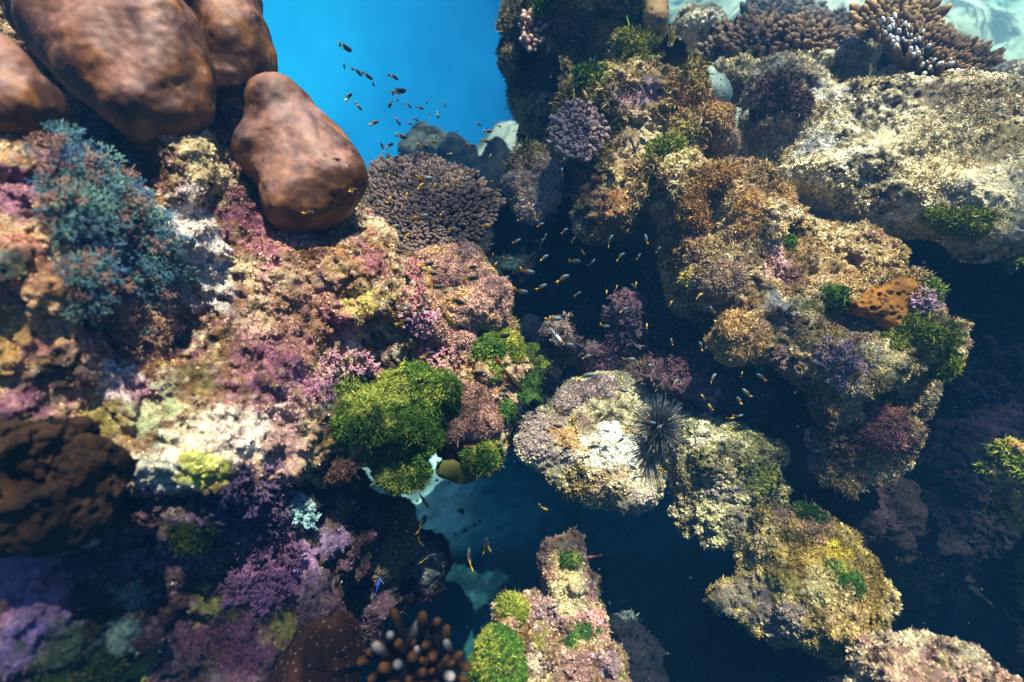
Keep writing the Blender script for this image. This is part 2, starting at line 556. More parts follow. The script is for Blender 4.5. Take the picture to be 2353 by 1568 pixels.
def plant_forks(heap, protos, p, n, size, c0, c1, rng=RNG, lean=0.35, var=0.25):
    """copies of the branch prototypes standing on points p along normals n; colour c0 at the foot to c1 at the tips"""
    for i in range(len(p)):
        V, F, t = protos[rng.integers(len(protos))]
        d = n[i] + rng.normal(size=3) * lean; d /= np.linalg.norm(d)
        a, b = basis(d[None], rng)
        M = np.stack([a[0], b[0], d])
        s_ = size[i]
        k = rng.uniform(1 - var, 1 + var)
        ca = c0[i] if np.ndim(c0) == 2 else c0; cb = c1[i] if np.ndim(c1) == 2 else c1
        heap.add(p[i] + (V * s_) @ M, F, (ca + (cb - ca) * t[:, None]) * k)

def ico(sub=2):
    import bmesh
    bm = bmesh.new(); bmesh.ops.create_icosphere(bm, subdivisions=sub, radius=1)
    V = np.array([v.co[:] for v in bm.verts]); F = np.array([[v.index for v in f.verts] for f in bm.faces]); bm.free()
    return V, F
ICO2, ICO3 = ico(2), ico(3)
# ------------------------------------------------------------------ seabed
def floor_z(x, y):
    bank = sstep(1.0, 3.0, x) * sstep(2.4, 4.5, y) * 1.0                       # the bank on the right
    gully = -0.75 * sstep(3.2, 2.0, y) * sstep(2.2, 1.2, x)                    # the deep hole under the near reef
    ang = x / np.maximum(y, .5)
    drop = -8 * sstep(-.06, -.30, ang) * sstep(3.0, 6.5, y) - 9.0 * sstep(6.8, 9.0, y) * sstep(2.6, 1.2, x)                      # the drop-off to the north-west
    return bank + gully + drop
nx_, ny_ = 260, 260
gx = np.sinh(np.linspace(-2.9, 2.9, nx_)) * 2.6; gy = -2 + (np.exp(np.linspace(0, 2.75, ny_)) - 1) * 1.75
GX, GY = np.meshgrid(gx, gy, indexing='ij')
V = np.stack([GX.ravel(), GY.ravel(), np.zeros(GX.size)], 1)
flat = V * [1, 1, 0]
V[:, 2] = floor_z(V[:, 0], V[:, 1]) + 0.16 * fbm(flat, 0.7, 3, 5) + 0.03 * fbm(flat, 4, 3, 6)
far_ = sstep(4.5, 6.5, V[:, 1])
V[:, 2] += far_ * (0.7 * np.maximum(fbm(flat, 0.5, 3, 15), -.2) + 0.18 * fbm(flat, 2.2, 3, 16))
I, J = np.meshgrid(np.arange(nx_ - 1), np.arange(ny_ - 1), indexing='ij')
Q = np.stack([I * ny_ + J, (I + 1) * ny_ + J, (I + 1) * ny_ + J + 1, I * ny_ + J + 1], -1).reshape(-1, 4)
sand = lin('#cfc7ab') * np.ones((len(V), 3))
rub = sstep(0.0, 0.5, fbm(flat, 0.9, 4, 44) + 0.1)[:, None]
sand = sand * (1 - 0.6 * rub) + lin('#6f7358') * 0.6 * rub
fr = (sstep(5.5, 8, V[:, 1]) * sstep(1.6, .6, V[:, 0]) * sstep(-.45, .05, fbm(flat, .55, 4, 61)))[:, None] * .93      # dark far reef between sand patches
sand = sand * (1 - fr) + lin('#161e24') * fr
hole = sstep(3.6, 2.8, V[:, 1])[:, None]                                        # silt painted pale at left and darker rightward, in place of light and shade
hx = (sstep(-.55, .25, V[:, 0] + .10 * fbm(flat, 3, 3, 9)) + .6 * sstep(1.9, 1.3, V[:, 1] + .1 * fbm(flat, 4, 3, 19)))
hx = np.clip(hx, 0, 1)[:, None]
pool_tone = lin('#c4ecdc') * np.clip(1 - hx * 2.2, 0, 1) + lin('#62b4ac') * np.clip(np.minimum(hx * 2.2, 2 - hx * 2), 0, 1) + lin('#3c8488') * np.clip(hx * 2 - 1, 0, 1)
dk = (.85 * sstep(1.66, 1.5, V[:, 1]))[:, None]; pool_tone = pool_tone * (1 - dk) + lin('#122c30') * dk         # near end painted dark to tone down a sunlit patch
sand = sand * (1 - hole) + pool_tone * (.8 + .4 * noise(flat, 25, 91))[:, None] * hole
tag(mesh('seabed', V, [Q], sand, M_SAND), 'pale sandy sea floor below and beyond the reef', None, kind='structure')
add_bvh(V, Q, 'seabed')

# ------------------------------------------------------------------ reef rocks
ROCK = {}
PAL_LEFT = [('#c8ac84', .55, 5), ('#8a6a3c', .55, 7), ('#b87f86', .4, 6), ('#d8cba6', .3, 6), ('#5a3a22', .3, 8), ('#84506a', .25, 5), ('#8c8a40', .0, 7), ('#c78a4a', .05, 9)]
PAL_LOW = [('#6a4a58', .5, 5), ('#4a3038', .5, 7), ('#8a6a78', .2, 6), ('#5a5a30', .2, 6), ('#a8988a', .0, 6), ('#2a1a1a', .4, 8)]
PAL_WARM = [('#bfa06a', .55, 5), ('#9a7644', .45, 6), ('#e2d2a4', .45, 6), ('#6a5228', .4, 8), ('#b58a7a', .0, 6), ('#84803a', .15, 6), ('#7a5a62', -.1, 6)]
PAL_COL = [('#a8905c', .55, 5), ('#74703a', .3, 6), ('#d8bc8c', .5, 6), ('#8a5c3c', .2, 8), ('#b58f90', -.05, 6), ('#4a3c22', .4, 8)]
PAL_PALE = [('#d9c89c', .65, 4), ('#bda67a', .45, 6), ('#efe4c4', .45, 6), ('#86744c', .2, 7), ('#b8ac9e', .1, 6)]
PAL_WHITE = [('#c9bd94', .6, 4), ('#dfd4b2', .4, 6), ('#a89a66', .4, 7), ('#8a6a58', .05, 8), ('#77743c', .1, 7), ('#b9a890', .1, 5)]
PAL_DEEP = [('#1c1a22', .5, 4), ('#24202a', .4, 6), ('#34262c', .3, 7), ('#1a2022', .2, 7), ('#2e261c', .2, 6)]  # near-black tones stand in for the shadow under the reef flat
PAL_GREY = [('#a59f70', .5, 5), ('#8b8450', .5, 6), ('#c7bd8c', .3, 7), ('#6a5a40', .3, 8), ('#8f7a80', .05, 6)]

def rock(key, label, blobs, pal, h=0.028, k=0.09, lv=2, s=1.0, seed=0, namp=0.05, rel=None, zones=()):
    V, Q = blob_mesh(blobs, h, k, lv, namp, 5.0 / s, seed)
    rel = rel or [('crack', 6 / s, .034 * s), ('fbm', 15 / s, .018 * s), ('crack', 17 / s, .014 * s), ('cell', 40 / s, .010 * s), ('fbm', 55 / s, .008 * s), ('cell', 85 / s, .005 * s), ('pit', 28 / s, .016 * s)]
    V = relief(V, Q, rel, seed)
    add_bvh(V, Q, key)
    ROCK[key] = dict(V=V, Q=Q, pal=pal, seed=seed, label=label, zones=zones, s=s)

rock('left', 'big pinkish brown encrusted reef slope filling the left half', [
    (-150, 600, 1.08, 300, 350, 250), (60, 480, 1.05, 190, 190, 200), (40, 650, 1.0, 130, 140, 150), (250, 600, 1.24, 220, 260, 220),
    (470, 400, 1.35, 85, 160, 150), (480, 560, 1.38, 130, 130, 150), (640, 680, 1.45, 230, 190, 200), (820, 660, 1.57, 200, 140, 180), (840, 740, 1.58, 190, 180, 200),
    (1035, 700, 1.74, 105, 120, 150), (1120, 840, 1.76, 105, 130, 150), (900, 950, 1.60, 180, 110, 170),
    (600, 900, 1.36, 240, 180, 200), (350, 950, 1.18, 250, 150, 200), (560, 1060, 1.32, 170, 100, 140), (350, 1080, 1.16, 200, 70, 130),
    (60, 880, 1.02, 150, 120, 150), (1080, 1000, 1.70, 80, 75, 100), (730, 1020, 1.52, 110, 90, 130),
    (250, 330, 1.5, 300, 220, 250), (-60, 120, 1.65, 260, 200, 200), (500, 250, 1.8, 90, 70, 90), (740, 520, 1.72, 110, 90, 120), (590, 520, 1.58, 100, 110, 120), (800, 560, 1.75, 130, 110, 150),
    (300, 800, 1.7, 480, 420, 400), (760, 800, 2.0, 330, 260, 300), (-100, 300, 1.5, 300, 300, 300), (-280, 950, 1.1, 220, 260, 250)],
    PAL_LEFT, seed=1, zones=[(460, 590, 70, '#efe6dc', .9), (430, 500, 60, '#e8dcd2', .8), (490, 360, 70, '#d9c892', .7), (470, 660, 60, '#dcd8d0', .6),
    (560, 480, 50, '#744058', .8), (545, 300, 30, '#8a5878', .8), (600, 560, 40, '#96566a', .6), (560, 1000, 80, '#f2ead2', .85), (450, 1010, 70, '#e8e2c0', .7), (380, 1085, 70, '#e6e8d0', .8),
    (470, 1080, 55, '#c9cf5a', .8), (350, 930, 60, '#c3cf9a', .8), (300, 1080, 40, '#e4dcc0', .7), (280, 890, 60, '#e0c8cc', .7), (330, 900, 40, '#8a4a6a', .7), (230, 960, 50, '#a89a3a', .7),
    (30, 450, 60, '#96607c', .8), (60, 560, 60, '#a8685c', .7), (90, 640, 50, '#e0a06a', .6), (110, 720, 60, '#d8b07a', .7), (50, 800, 70, '#c9a050', .7), (90, 800, 40, '#a86a78', .6), (60, 920, 60, '#8f5874', .7),
    (160, 850, 60, '#1f2a26', .8), (20, 610, 45, '#3a5a4a', .8), (240, 850, 30, '#e8dcd8', .7),
    (700, 680, 70, '#c0907a', .5), (790, 740, 50, '#c9808c', .5), (830, 700, 40, '#e0d070', .5), (650, 740, 60, '#8a6a48', .5),
    (640, 960, 60, '#d8a8a8', .5), (690, 880, 50, '#d098a8', .6), (600, 720, 60, '#e0c49a', .5), (560, 620, 40, '#e2cba0', .6), (520, 1010, 40, '#d8b8b0', .6), (640, 1050, 60, '#caa0a0', .5), (870, 600, 40, '#b87078', .5)])
rock('low', 'dark purple shaded reef wall at the lower left', [
    (60, 1340, 1.0, 200, 150, 150), (150, 1480, 1.02, 200, 150, 150), (330, 1330, 1.22, 190, 180, 180), (520, 1260, 1.36, 190, 170, 170), (640, 1300, 1.44, 160, 150, 160),
    (700, 1470, 1.36, 110, 160, 140), (400, 1560, 1.2, 300, 130, 170), (560, 1150, 1.38, 210, 80, 140),
    (880, 1250, 1.9, 100, 130, 150), (985, 1300, 2.05, 50, 60, 80), (850, 1380, 1.9, 90, 80, 100),
    (250, 1180, 1.16, 230, 100, 150), (720, 1150, 1.56, 130, 90, 130), (780, 1250, 1.7, 90, 110, 120),
    (500, 1250, 2.0, 350, 250, 300), (780, 1300, 2.3, 160, 200, 200), (300, 1400, 1.9, 400, 300, 300), (-250, 1400, 1.2, 250, 250, 250)],
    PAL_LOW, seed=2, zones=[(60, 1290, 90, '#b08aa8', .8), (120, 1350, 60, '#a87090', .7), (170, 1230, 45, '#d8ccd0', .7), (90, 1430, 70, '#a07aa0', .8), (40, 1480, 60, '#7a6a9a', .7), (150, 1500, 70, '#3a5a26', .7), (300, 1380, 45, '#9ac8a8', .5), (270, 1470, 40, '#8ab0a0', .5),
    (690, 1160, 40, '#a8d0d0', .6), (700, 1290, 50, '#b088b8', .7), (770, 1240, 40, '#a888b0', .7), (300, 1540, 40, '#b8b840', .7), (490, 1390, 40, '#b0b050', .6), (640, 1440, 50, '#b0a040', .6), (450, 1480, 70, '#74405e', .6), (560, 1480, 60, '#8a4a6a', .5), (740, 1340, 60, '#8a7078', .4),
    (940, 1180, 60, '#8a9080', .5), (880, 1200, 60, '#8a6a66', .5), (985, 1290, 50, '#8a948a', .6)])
rock('column', 'tall reef pillar at top centre with a dark left face', [
    (1340, 25, 2.50, 140, 62, 170), (1240, 15, 2.7, 65, 55, 120), (1420, 5, 2.45, 105, 50, 130), (1440, 60, 2.55, 60, 40, 110), (1180, 60, 3.05, 30, 70, 60),
    (1175, 140, 3.1, 30, 50, 50), (1290, 190, 3.35, 120, 140, 140), (1450, 135, 2.55, 62, 50, 90), (1230, 270, 3.05, 35, 50, 60),
    (1420, 270, 2.38, 150, 100, 160), (1530, 270, 2.30, 85, 120, 130), (1345, 310, 2.45, 85, 85, 100), (1405, 440, 2.28, 110, 100, 130),
    (1510, 400, 2.24, 100, 120, 130), (1385, 510, 2.28, 75, 55, 90), (1470, 330, 2.3, 130, 130, 150), (1235, 420, 2.55, 80, 60, 80), (1300, 400, 2.62, 60, 70, 80), (1640, 310, 2.32, 55, 70, 80), (1600, 340, 2.35, 60, 70, 80), (1510, 150, 2.7, 60, 50, 90), (1400, 130, 2.85, 90, 70, 100), (1230, 200, 3.2, 60, 120, 100),
    (1500, 420, 2.9, 200, 250, 250), (1420, 330, 3.05, 120, 190, 150), (1590, 380, 2.6, 110, 80, 100)],
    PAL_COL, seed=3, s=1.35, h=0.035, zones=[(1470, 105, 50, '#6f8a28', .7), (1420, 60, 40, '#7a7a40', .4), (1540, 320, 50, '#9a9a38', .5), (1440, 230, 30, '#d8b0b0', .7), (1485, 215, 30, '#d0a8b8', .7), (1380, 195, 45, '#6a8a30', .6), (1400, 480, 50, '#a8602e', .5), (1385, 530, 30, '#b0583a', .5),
    (1290, 220, 90, '#1a1c22', .7), (1230, 180, 70, '#1a1c22', .6), (1200, 60, 50, '#1a1c22', .7), (1175, 165, 25, '#b8a890', .6), (1490, 330, 40, '#d8c69c', .5), (1430, 340, 40, '#c8a890', .5), (1640, 310, 60, '#a8783c', .6), (1560, 230, 50, '#a8853c', .5), (1580, 70, 70, '#c8c8a0', .8)])  # near-black spots paint shade onto the left face
rock('outcrop', 'sunlit golden brown outcrop jutting out right of centre', [
    (1640, 470, 1.97, 130, 90, 140), (1735, 520, 1.92, 95, 80, 110), (1600, 590, 1.97, 70, 80, 100), (1680, 640, 1.88, 100, 80, 110),
    (1690, 780, 1.80, 55, 60, 70), (1780, 750, 1.79, 100, 80, 110), (1850, 820, 1.74, 110, 70, 100), (1900, 690, 1.82, 110, 70, 110),
    (2020, 700, 1.8, 110, 70, 110), (2090, 790, 1.7, 105, 100, 110), (1990, 840, 1.7, 110, 80, 100), (1930, 950, 1.70, 70, 90, 90),
    (2020, 990, 1.72, 100, 85, 100), (1970, 1060, 1.82, 130, 60, 90), (1880, 1040, 2.05, 110, 80, 90),
    (1720, 640, 2.0, 190, 170, 200), (1860, 760, 1.9, 170, 110, 170), (1980, 790, 1.86, 150, 130, 160), (1640, 560, 2.05, 130, 170, 160), (1750, 650, 2.2, 220, 190, 220), (1950, 850, 2.1, 180, 180, 200), (1840, 570, 2.2, 140, 80, 150), (1570, 400, 2.1, 60, 60, 80), (1950, 600, 2.05, 100, 60, 100)],
    PAL_WARM, seed=4, s=1.05, zones=[(1720, 510, 60, '#d8b060', .6), (1680, 540, 60, '#e0c890', .5), (1590, 460, 60, '#7a5a34', .6), (1600, 640, 60, '#6a5a66', .5), (1790, 600, 40, '#cf9aa0', .8), (1830, 640, 40, '#5a2a3a', .6), (1700, 770, 70, '#b08048', .6), (1800, 700, 40, '#e6dcc8', .6),
    (1950, 640, 50, '#8a5a4a', .4), (1980, 740, 60, '#3a2234', .6), (1920, 840, 60, '#9a7a86', .5), (2050, 990, 80, '#9a5260', .7), (1990, 1040, 60, '#a06058', .6), (1890, 1000, 80, '#2a2022', .7), (1950, 950, 40, '#c8a870', .5), (2050, 860, 60, '#8a7a34', .5), (2160, 800, 60, '#80802e', .5), (1860, 790, 40, '#d8b878', .5)])
rock('plateau', 'pale sandy coloured reef flat at the upper right', [
    (2130, 330, 2.12, 260, 130, 190), (2250, 400, 2.03, 200, 150, 190), (1960, 300, 2.30, 110, 100, 140), (2200, 470, 1.96, 140, 75, 140), (2310, 550, 1.88, 100, 65, 110),
    (2080, 185, 2.6, 55, 55, 80), (1800, 215, 2.48, 100, 65, 110), (1760, 300, 2.48, 65, 65, 80), (1850, 175, 2.9, 130, 40, 120), (1720, 195, 2.82, 100, 38, 110), (1600, 85, 3.3, 80, 60, 100),
    (1900, 400, 2.14, 120, 60, 130), (2010, 465, 2.12, 150, 65, 120), (2000, 400, 2.14, 120, 70, 130), (2440, 400, 2.05, 140, 220, 190), (2100, 400, 2.6, 300, 130, 250), (2280, 235, 2.4, 150, 60, 150), (1700, 140, 3.25, 130, 40, 140), (1950, 160, 3.0, 110, 40, 120),
    (1800, 420, 2.5, 110, 60, 120)],
    PAL_PALE, seed=5, s=1.3, h=0.034, k=.14, rel=[('fbm', 3, .035), ('crack', 5, .022), ('fbm', 14, .014), ('crack', 16, .009), ('cell', 36, .007), ('fbm', 55, .008), ('pit', 22, .014)], zones=[(1790, 210, 70, '#5a3a3e', .7), (1750, 290, 60, '#6a4648', .6), (1900, 220, 40, '#c8c4c0', .6), (1870, 330, 50, '#c8ccd0', .5), (2150, 370, 110, '#ead8a8', .6), (2290, 430, 90, '#eeddb2', .6), (2310, 300, 60, '#7a6a34', .6), (2150, 210, 50, '#4a3a3c', .6), (2260, 230, 70, '#4a3a34', .6), (1980, 440, 60, '#6a5a30', .5), (1850, 150, 60, '#4a3a34', .6), (1950, 170, 60, '#3a2e2a', .6),
    (2230, 540, 60, '#8a8a40', .4), (1650, 130, 50, '#d8d4b0', .7)])
rock('boulder', 'cream coloured boulder in the middle with a sunlit crown', [
    (1405, 1060, 1.98, 112, 112, 120), (1330, 960, 2.1, 90, 70, 100), (1235, 1010, 2.06, 58, 70, 70), (1450, 1115, 2.0, 68, 64, 80), (1330, 1080, 2.04, 70, 75, 80), (1490, 930, 2.16, 110, 55, 100), (1390, 900, 2.22, 110, 40, 90)],
    PAL_WHITE, seed=6, s=1.0, h=0.026, namp=.02, rel=[('fbm', 7, .016), ('crack', 9, .012), ('fbm', 24, .007), ('cell', 48, .005), ('fbm', 70, .004), ('pit', 26, .008)], zones=[(1240, 1000, 75, '#8f7a78', .9), (1300, 1000, 40, '#b8862e', .6), (1330, 1130, 60, '#7a6428', .6), (1410, 1010, 60, '#f6f0da', .8), (1400, 1130, 50, '#a87a4a', .4), (1480, 1160, 40, '#a88a90', .5), (1290, 900, 40, '#8a6a6c', .5)])
rock('knoll', 'greyish olive lumpy rock right of the urchin', [
    (1650, 1040, 1.86, 95, 85, 100), (1690, 1150, 1.80, 80, 80, 90), (1600, 1140, 1.88, 55, 85, 80), (1570, 1060, 1.95, 60, 80, 80), (1740, 1100, 1.9, 60, 80, 80), (1720, 1210, 1.84, 60, 50, 70), (1640, 1200, 1.84, 50, 50, 60), (1770, 1190, 1.85, 80, 50, 80), (1560, 1000, 2.05, 80, 60, 90)],
    PAL_GREY, seed=7, s=1.0, h=0.026, zones=[(1760, 1110, 40, '#b0b030', .5), (1620, 1000, 40, '#ddd6b8', .6), (1700, 1190, 40, '#9a7a70', .4)])
rock('dim', 'dim purplish rock ledge inside the shadowed gap', [
    (1445, 750, 2.35, 60, 90, 80), (1285, 780, 2.25, 45, 55, 60), (1370, 830, 2.4, 90, 60, 90), (1550, 880, 2.06, 120, 60, 90), (1590, 790, 2.4, 130, 110, 100), (1480, 860, 2.3, 90, 50, 80), (1560, 640, 2.5, 70, 110, 90), (1420, 960, 2.4, 160, 70, 90), (1700, 915, 2.04, 100, 60, 80), (1640, 860, 2.12, 90, 60, 90)],
    PAL_LOW, seed=8, s=1.1, zones=[(1430, 690, 50, '#9a7080', .7), (1285, 750, 45, '#a89080', .8), (1330, 720, 40, '#8a4a5a', .6), (1480, 830, 50, '#8a8a50', .5)])
rock('spur', 'yellow lit lumpy spur with green spots at lower right', [
    (1830, 1225, 1.68, 95, 55, 90), (1880, 1310, 1.58, 105, 90, 110), (1775, 1280, 1.68, 65, 80, 90), (1710, 1370, 1.64, 65, 40, 70), (1900, 1410, 1.54, 95, 60, 90), (1965, 1455, 1.54, 55, 45, 70), (1800, 1370, 1.62, 80, 55, 80), (1850, 1350, 1.9, 180, 130, 150)],
    [('#a89048', .55, 5), ('#8a6f30', .5, 6), ('#d0bb78', .4, 6), ('#5a4a20', .4, 8), ('#b58a74', 0, 6), ('#8a8a34', .15, 6)], seed=9, zones=[(1800, 1190, 40, '#8a6a6a', .6), (1870, 1210, 40, '#c89078', .6), (1920, 1260, 30, '#c8b030', .7), (1760, 1240, 40, '#b8aa80', .5), (1900, 1340, 50, '#d8cc98', .5), (1700, 1370, 50, '#a8988a', .6), (1960, 1400, 50, '#cfae78', .6), (1800, 1430, 60, '#8a7a80', .6), (1830, 1250, 30, '#2a2018', .6)])
rock('pinnacle', 'small crusty pinnacle rising at the bottom centre', [
    (1300, 1285, 1.64, 45, 45, 55), (1310, 1370, 1.58, 58, 70, 65), (1180, 1430, 1.53, 55, 50, 65), (1290, 1490, 1.48, 110, 80, 100), (1370, 1530, 1.46, 75, 60, 90), (1240, 1580, 1.42, 140, 70, 100), (1350, 1400, 1.62, 35, 40, 50), (1270, 1580, 1.8, 110, 130, 150)],
    [('#b8925c', .5, 6), ('#a07a70', .45, 6), ('#d8c890', .35, 6), ('#5f4426', .4, 8), ('#c08a86', .2, 6), ('#8a8a3a', .1, 6)], seed=10, s=.85, h=.022, zones=[(1300, 1300, 40, '#d8cc80', .6), (1320, 1370, 50, '#d8d090', .6), (1380, 1430, 40, '#c87a86', .6), (1410, 1530, 40, '#8a6a8a', .5), (1250, 1400, 40, '#a88a90', .5), (1230, 1520, 30, '#d8c0b0', .5)])
rock('corner', 'blurred pinkish cream rock in the bottom right corner', [
    (2060, 1545, 1.32, 80, 50, 80), (2180, 1515, 1.32, 100, 42, 80), (2290, 1560, 1.27, 100, 55, 80), (2180, 1600, 1.3, 250, 80, 120)],
    [('#c8a888', .5, 6), ('#a07a68', .45, 6), ('#e0d0a8', .4, 6), ('#6a4a38', .35, 8), ('#c8948c', .2, 6), ('#a8a860', .1, 6)], seed=11, s=.85, h=.024)
rock('edge', 'yellow and orange rock tip cut by the right edge', [
    (2345, 1070, 1.72, 60, 50, 60), (2385, 1140, 1.72, 60, 70, 60), (2470, 1200, 1.74, 110, 110, 110), (2560, 1350, 1.8, 150, 220, 180)],
    [('#b8a040', .5, 6), ('#b87a48', .45, 6), ('#8a8a30', .3, 6), ('#d8b888', .2, 8)], seed=12, s=.85, h=.022)
rock('bed', 'rock bed in the gap, coloured near black in place of shade', [
    (1230, 640, 3.3, 190, 80, 120), (1330, 560, 3.2, 150, 130, 120), (1200, 520, 3.7, 90, 70, 100), (1130, 600, 3.5, 110, 90, 110), (1400, 700, 2.9, 160, 100, 110), (1240, 760, 3.0, 130, 90, 100), (1150, 470, 4.2, 60, 45, 80), ('w', -.15, 1.98, .42, .40, .36, .22), ('w', .15, 2.05, .40, .35, .3, .22)],  # last two blobs sit out of sight, added to keep sun off the pool
    [('#14181c', .5, 4), ('#1c1e22', .4, 6), ('#22242a', .2, 7)], seed=14, s=1.4, h=.04, zones=[(1150, 600, 40, '#4a6a66', .5)])  # near-black palette puts the gap's shade into the colour
rock('deep', 'reef slope on the right, its shadow put into the dark colour', [
    (2250, 820, 2.5, 220, 220, 150), (2300, 1150, 2.3, 220, 260, 150), (2020, 1280, 2.25, 170, 170, 150), (1600, 1480, 2.2, 250, 110, 150), (2000, 1560, 1.95, 260, 110, 150),
    (1440, 1440, 2.0, 50, 45, 70), (1470, 1540, 1.95, 90, 70, 90), (2100, 600, 2.7, 200, 150, 150), (1930, 1150, 2.3, 140, 90, 100), (2400, 600, 2.5, 200, 200, 200), (1880, 1120, 2.05, 190, 90, 120), (1800, 960, 2.12, 130, 90, 110), (1840, 1060, 1.98, 120, 80, 110), (1990, 1180, 2.0, 130, 90, 110), (2230, 1430, 2.2, 200, 110, 120), (2360, 1500, 2.1, 150, 120, 120)],
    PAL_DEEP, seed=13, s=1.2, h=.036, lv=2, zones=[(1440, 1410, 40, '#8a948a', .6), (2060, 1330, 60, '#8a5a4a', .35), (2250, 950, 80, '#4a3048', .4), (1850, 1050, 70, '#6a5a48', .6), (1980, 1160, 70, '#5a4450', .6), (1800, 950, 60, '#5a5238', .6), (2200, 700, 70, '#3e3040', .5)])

# loose rubble on the floor of the hole and the channel
r = np.random.default_rng(12); n = 1700
p = np.stack([r.uniform(-1.2, 2.2, n), r.uniform(.5, 6.2, n), np.zeros(n)], 1); p = p[fbm(p, 1.6, 3, 33) + .8 * r.random(n) > .35]
t_ = BVH[0][0]; zz = []
for q in p:
    l_ = t_.ray_cast(Vector((q[0], q[1], 3)), Vector((0, 0, -1)))[0]; zz.append(l_[2] if l_ is not None else -50)
p[:, 2] = zz
Vg, Fg, Cg = grains(p, np.tile([0, 0, 1.0], (len(p), 1)), np.minimum(.005 + r.exponential(.007, len(p)), .024), np.stack([lin('#4a5a50'), lin('#2c3a3a'), lin('#6a7466')])[r.integers(0, 3, len(p))] * .8, r)
tag(mesh('rubble', Vg, Fg, Cg, M_ROCK, smooth=False), 'loose coral rubble on the floor of the hole', None, kind='stuff')

for key, r in ROCK.items():
    V, Q = r['V'], r['Q']
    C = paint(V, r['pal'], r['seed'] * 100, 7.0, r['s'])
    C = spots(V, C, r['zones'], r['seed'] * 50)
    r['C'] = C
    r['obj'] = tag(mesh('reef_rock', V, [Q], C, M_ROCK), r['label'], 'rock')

# crumbs and short turf over each rock: one uncountable cover per rock
def cover(key, n_t, n_g, label, size=.016, tones=(), facing=-.2, jit=1.35, nb=6, keep=None):
    r = ROCK[key]
    p, n, i = sample(r['V'], r['Q'], n_t, facing)
    d = depth_of(p)[:, None] if len(p) else 0
    H = Heap()
    c = r['C'][i] * 1.05
    if tones:
        tn = np.stack([lin(t) for t in tones])
        sel = fbm(p, 6, 3, r['seed'] + 300); k = np.clip(((sel + 1) / 2 * len(tn) + RNG.normal(size=len(p)) * .5), 0, len(tn) - 1).astype(int)
        c = c * .45 + tn[k] * .55
    dens = fbm(p, 5, 3, r['seed'] + 400) + .5 * fbm(p, 22, 2, r['seed'] + 410)
    ok = dens + RNG.random(len(p)) * .5 > .1
    sz = size * (.55 + .75 * np.clip(dens + .4, 0, 1.3)) * np.clip(depth_of(p) / 1.7, .5, 1.5)
    V, F, C = blades(p[ok], n[ok], sz[ok], sz[ok] * .2, nb, c[ok], jit)
    H.add(V, F, C)
    p, n, i = sample(r['V'], r['Q'], n_g, facing)
    ok = fbm(p, 7, 3, r['seed'] + 420) + .7 * RNG.random(len(p)) > .15; p, n, i = p[ok], n[ok], i[ok]         # bare crust between
    gs = RNG.uniform(.0018, .0065, len(p)) * np.clip(depth_of(p) / 1.7, .5, 1.5)
    V, F, C = grains(p, n, gs, r['C'][i] * RNG.uniform(.7, 1.5, (len(p), 1)))
    H.add(V, F, C)
    tag(H.build('turf_algae', M_TURF, smooth=False), label, None, kind='stuff')

cover('left', 30000, 42000, 'short pinkish brown turf over the left reef slope', .010, ('#b08a52', '#8a5a4a', '#6a4a2a', '#c09a94'))
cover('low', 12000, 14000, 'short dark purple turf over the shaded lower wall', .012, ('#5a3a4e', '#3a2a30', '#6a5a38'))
cover('column', 24000, 16000, 'fuzzy olive turf over the tall reef pillar', .017, ('#7a7034', '#5a6a28', '#a88a58', '#8a6a50'))
cover('outcrop', 34000, 30000, 'fuzzy golden turf over the sunlit outcrop', .012, ('#a8854a', '#c8a870', '#8a6f44', '#9a7a78'))
cover('plateau', 18000, 22000, 'sparse yellowish turf over the pale reef flat', .011, ('#c0aa70', '#a08c54', '#dcc894'))
cover('boulder', 2500, 9000, 'thin crumbly turf over the cream boulder', .007, ('#c8ba80', '#8a6a4a'))
cover('knoll', 8000, 12000, 'crumbly olive turf over the lumpy grey rock', .008, ('#9a9050', '#8a7858'))
cover('dim', 6000, 6000, 'dim purplish turf over the ledge in the gap', .014, ('#6a4a5a', '#5a5038'))
cover('spur', 10000, 12000, 'yellow brown turf over the lower right spur', .010, ('#a88a40', '#7a6a2e', '#b09a78'))
cover('pinnacle', 9000, 12000, 'crusty pinkish turf over the small pinnacle', .008, ('#b08a62', '#b09084', '#7a6a34'))
cover('corner', 4000, 4000, 'pinkish turf over the bottom right corner rock', .010)
cover('edge', 1500, 1000, 'yellow green turf on the rock tip at right', .014, ('#9a9a30', '#6a8a28'))
cover('bed', 4000, 4000, 'turf over the gap bed, in its painted shade colour', .02)
cover('deep', 9000, 9000, 'turf over the right slope, sharing its painted shadow tones', .016)
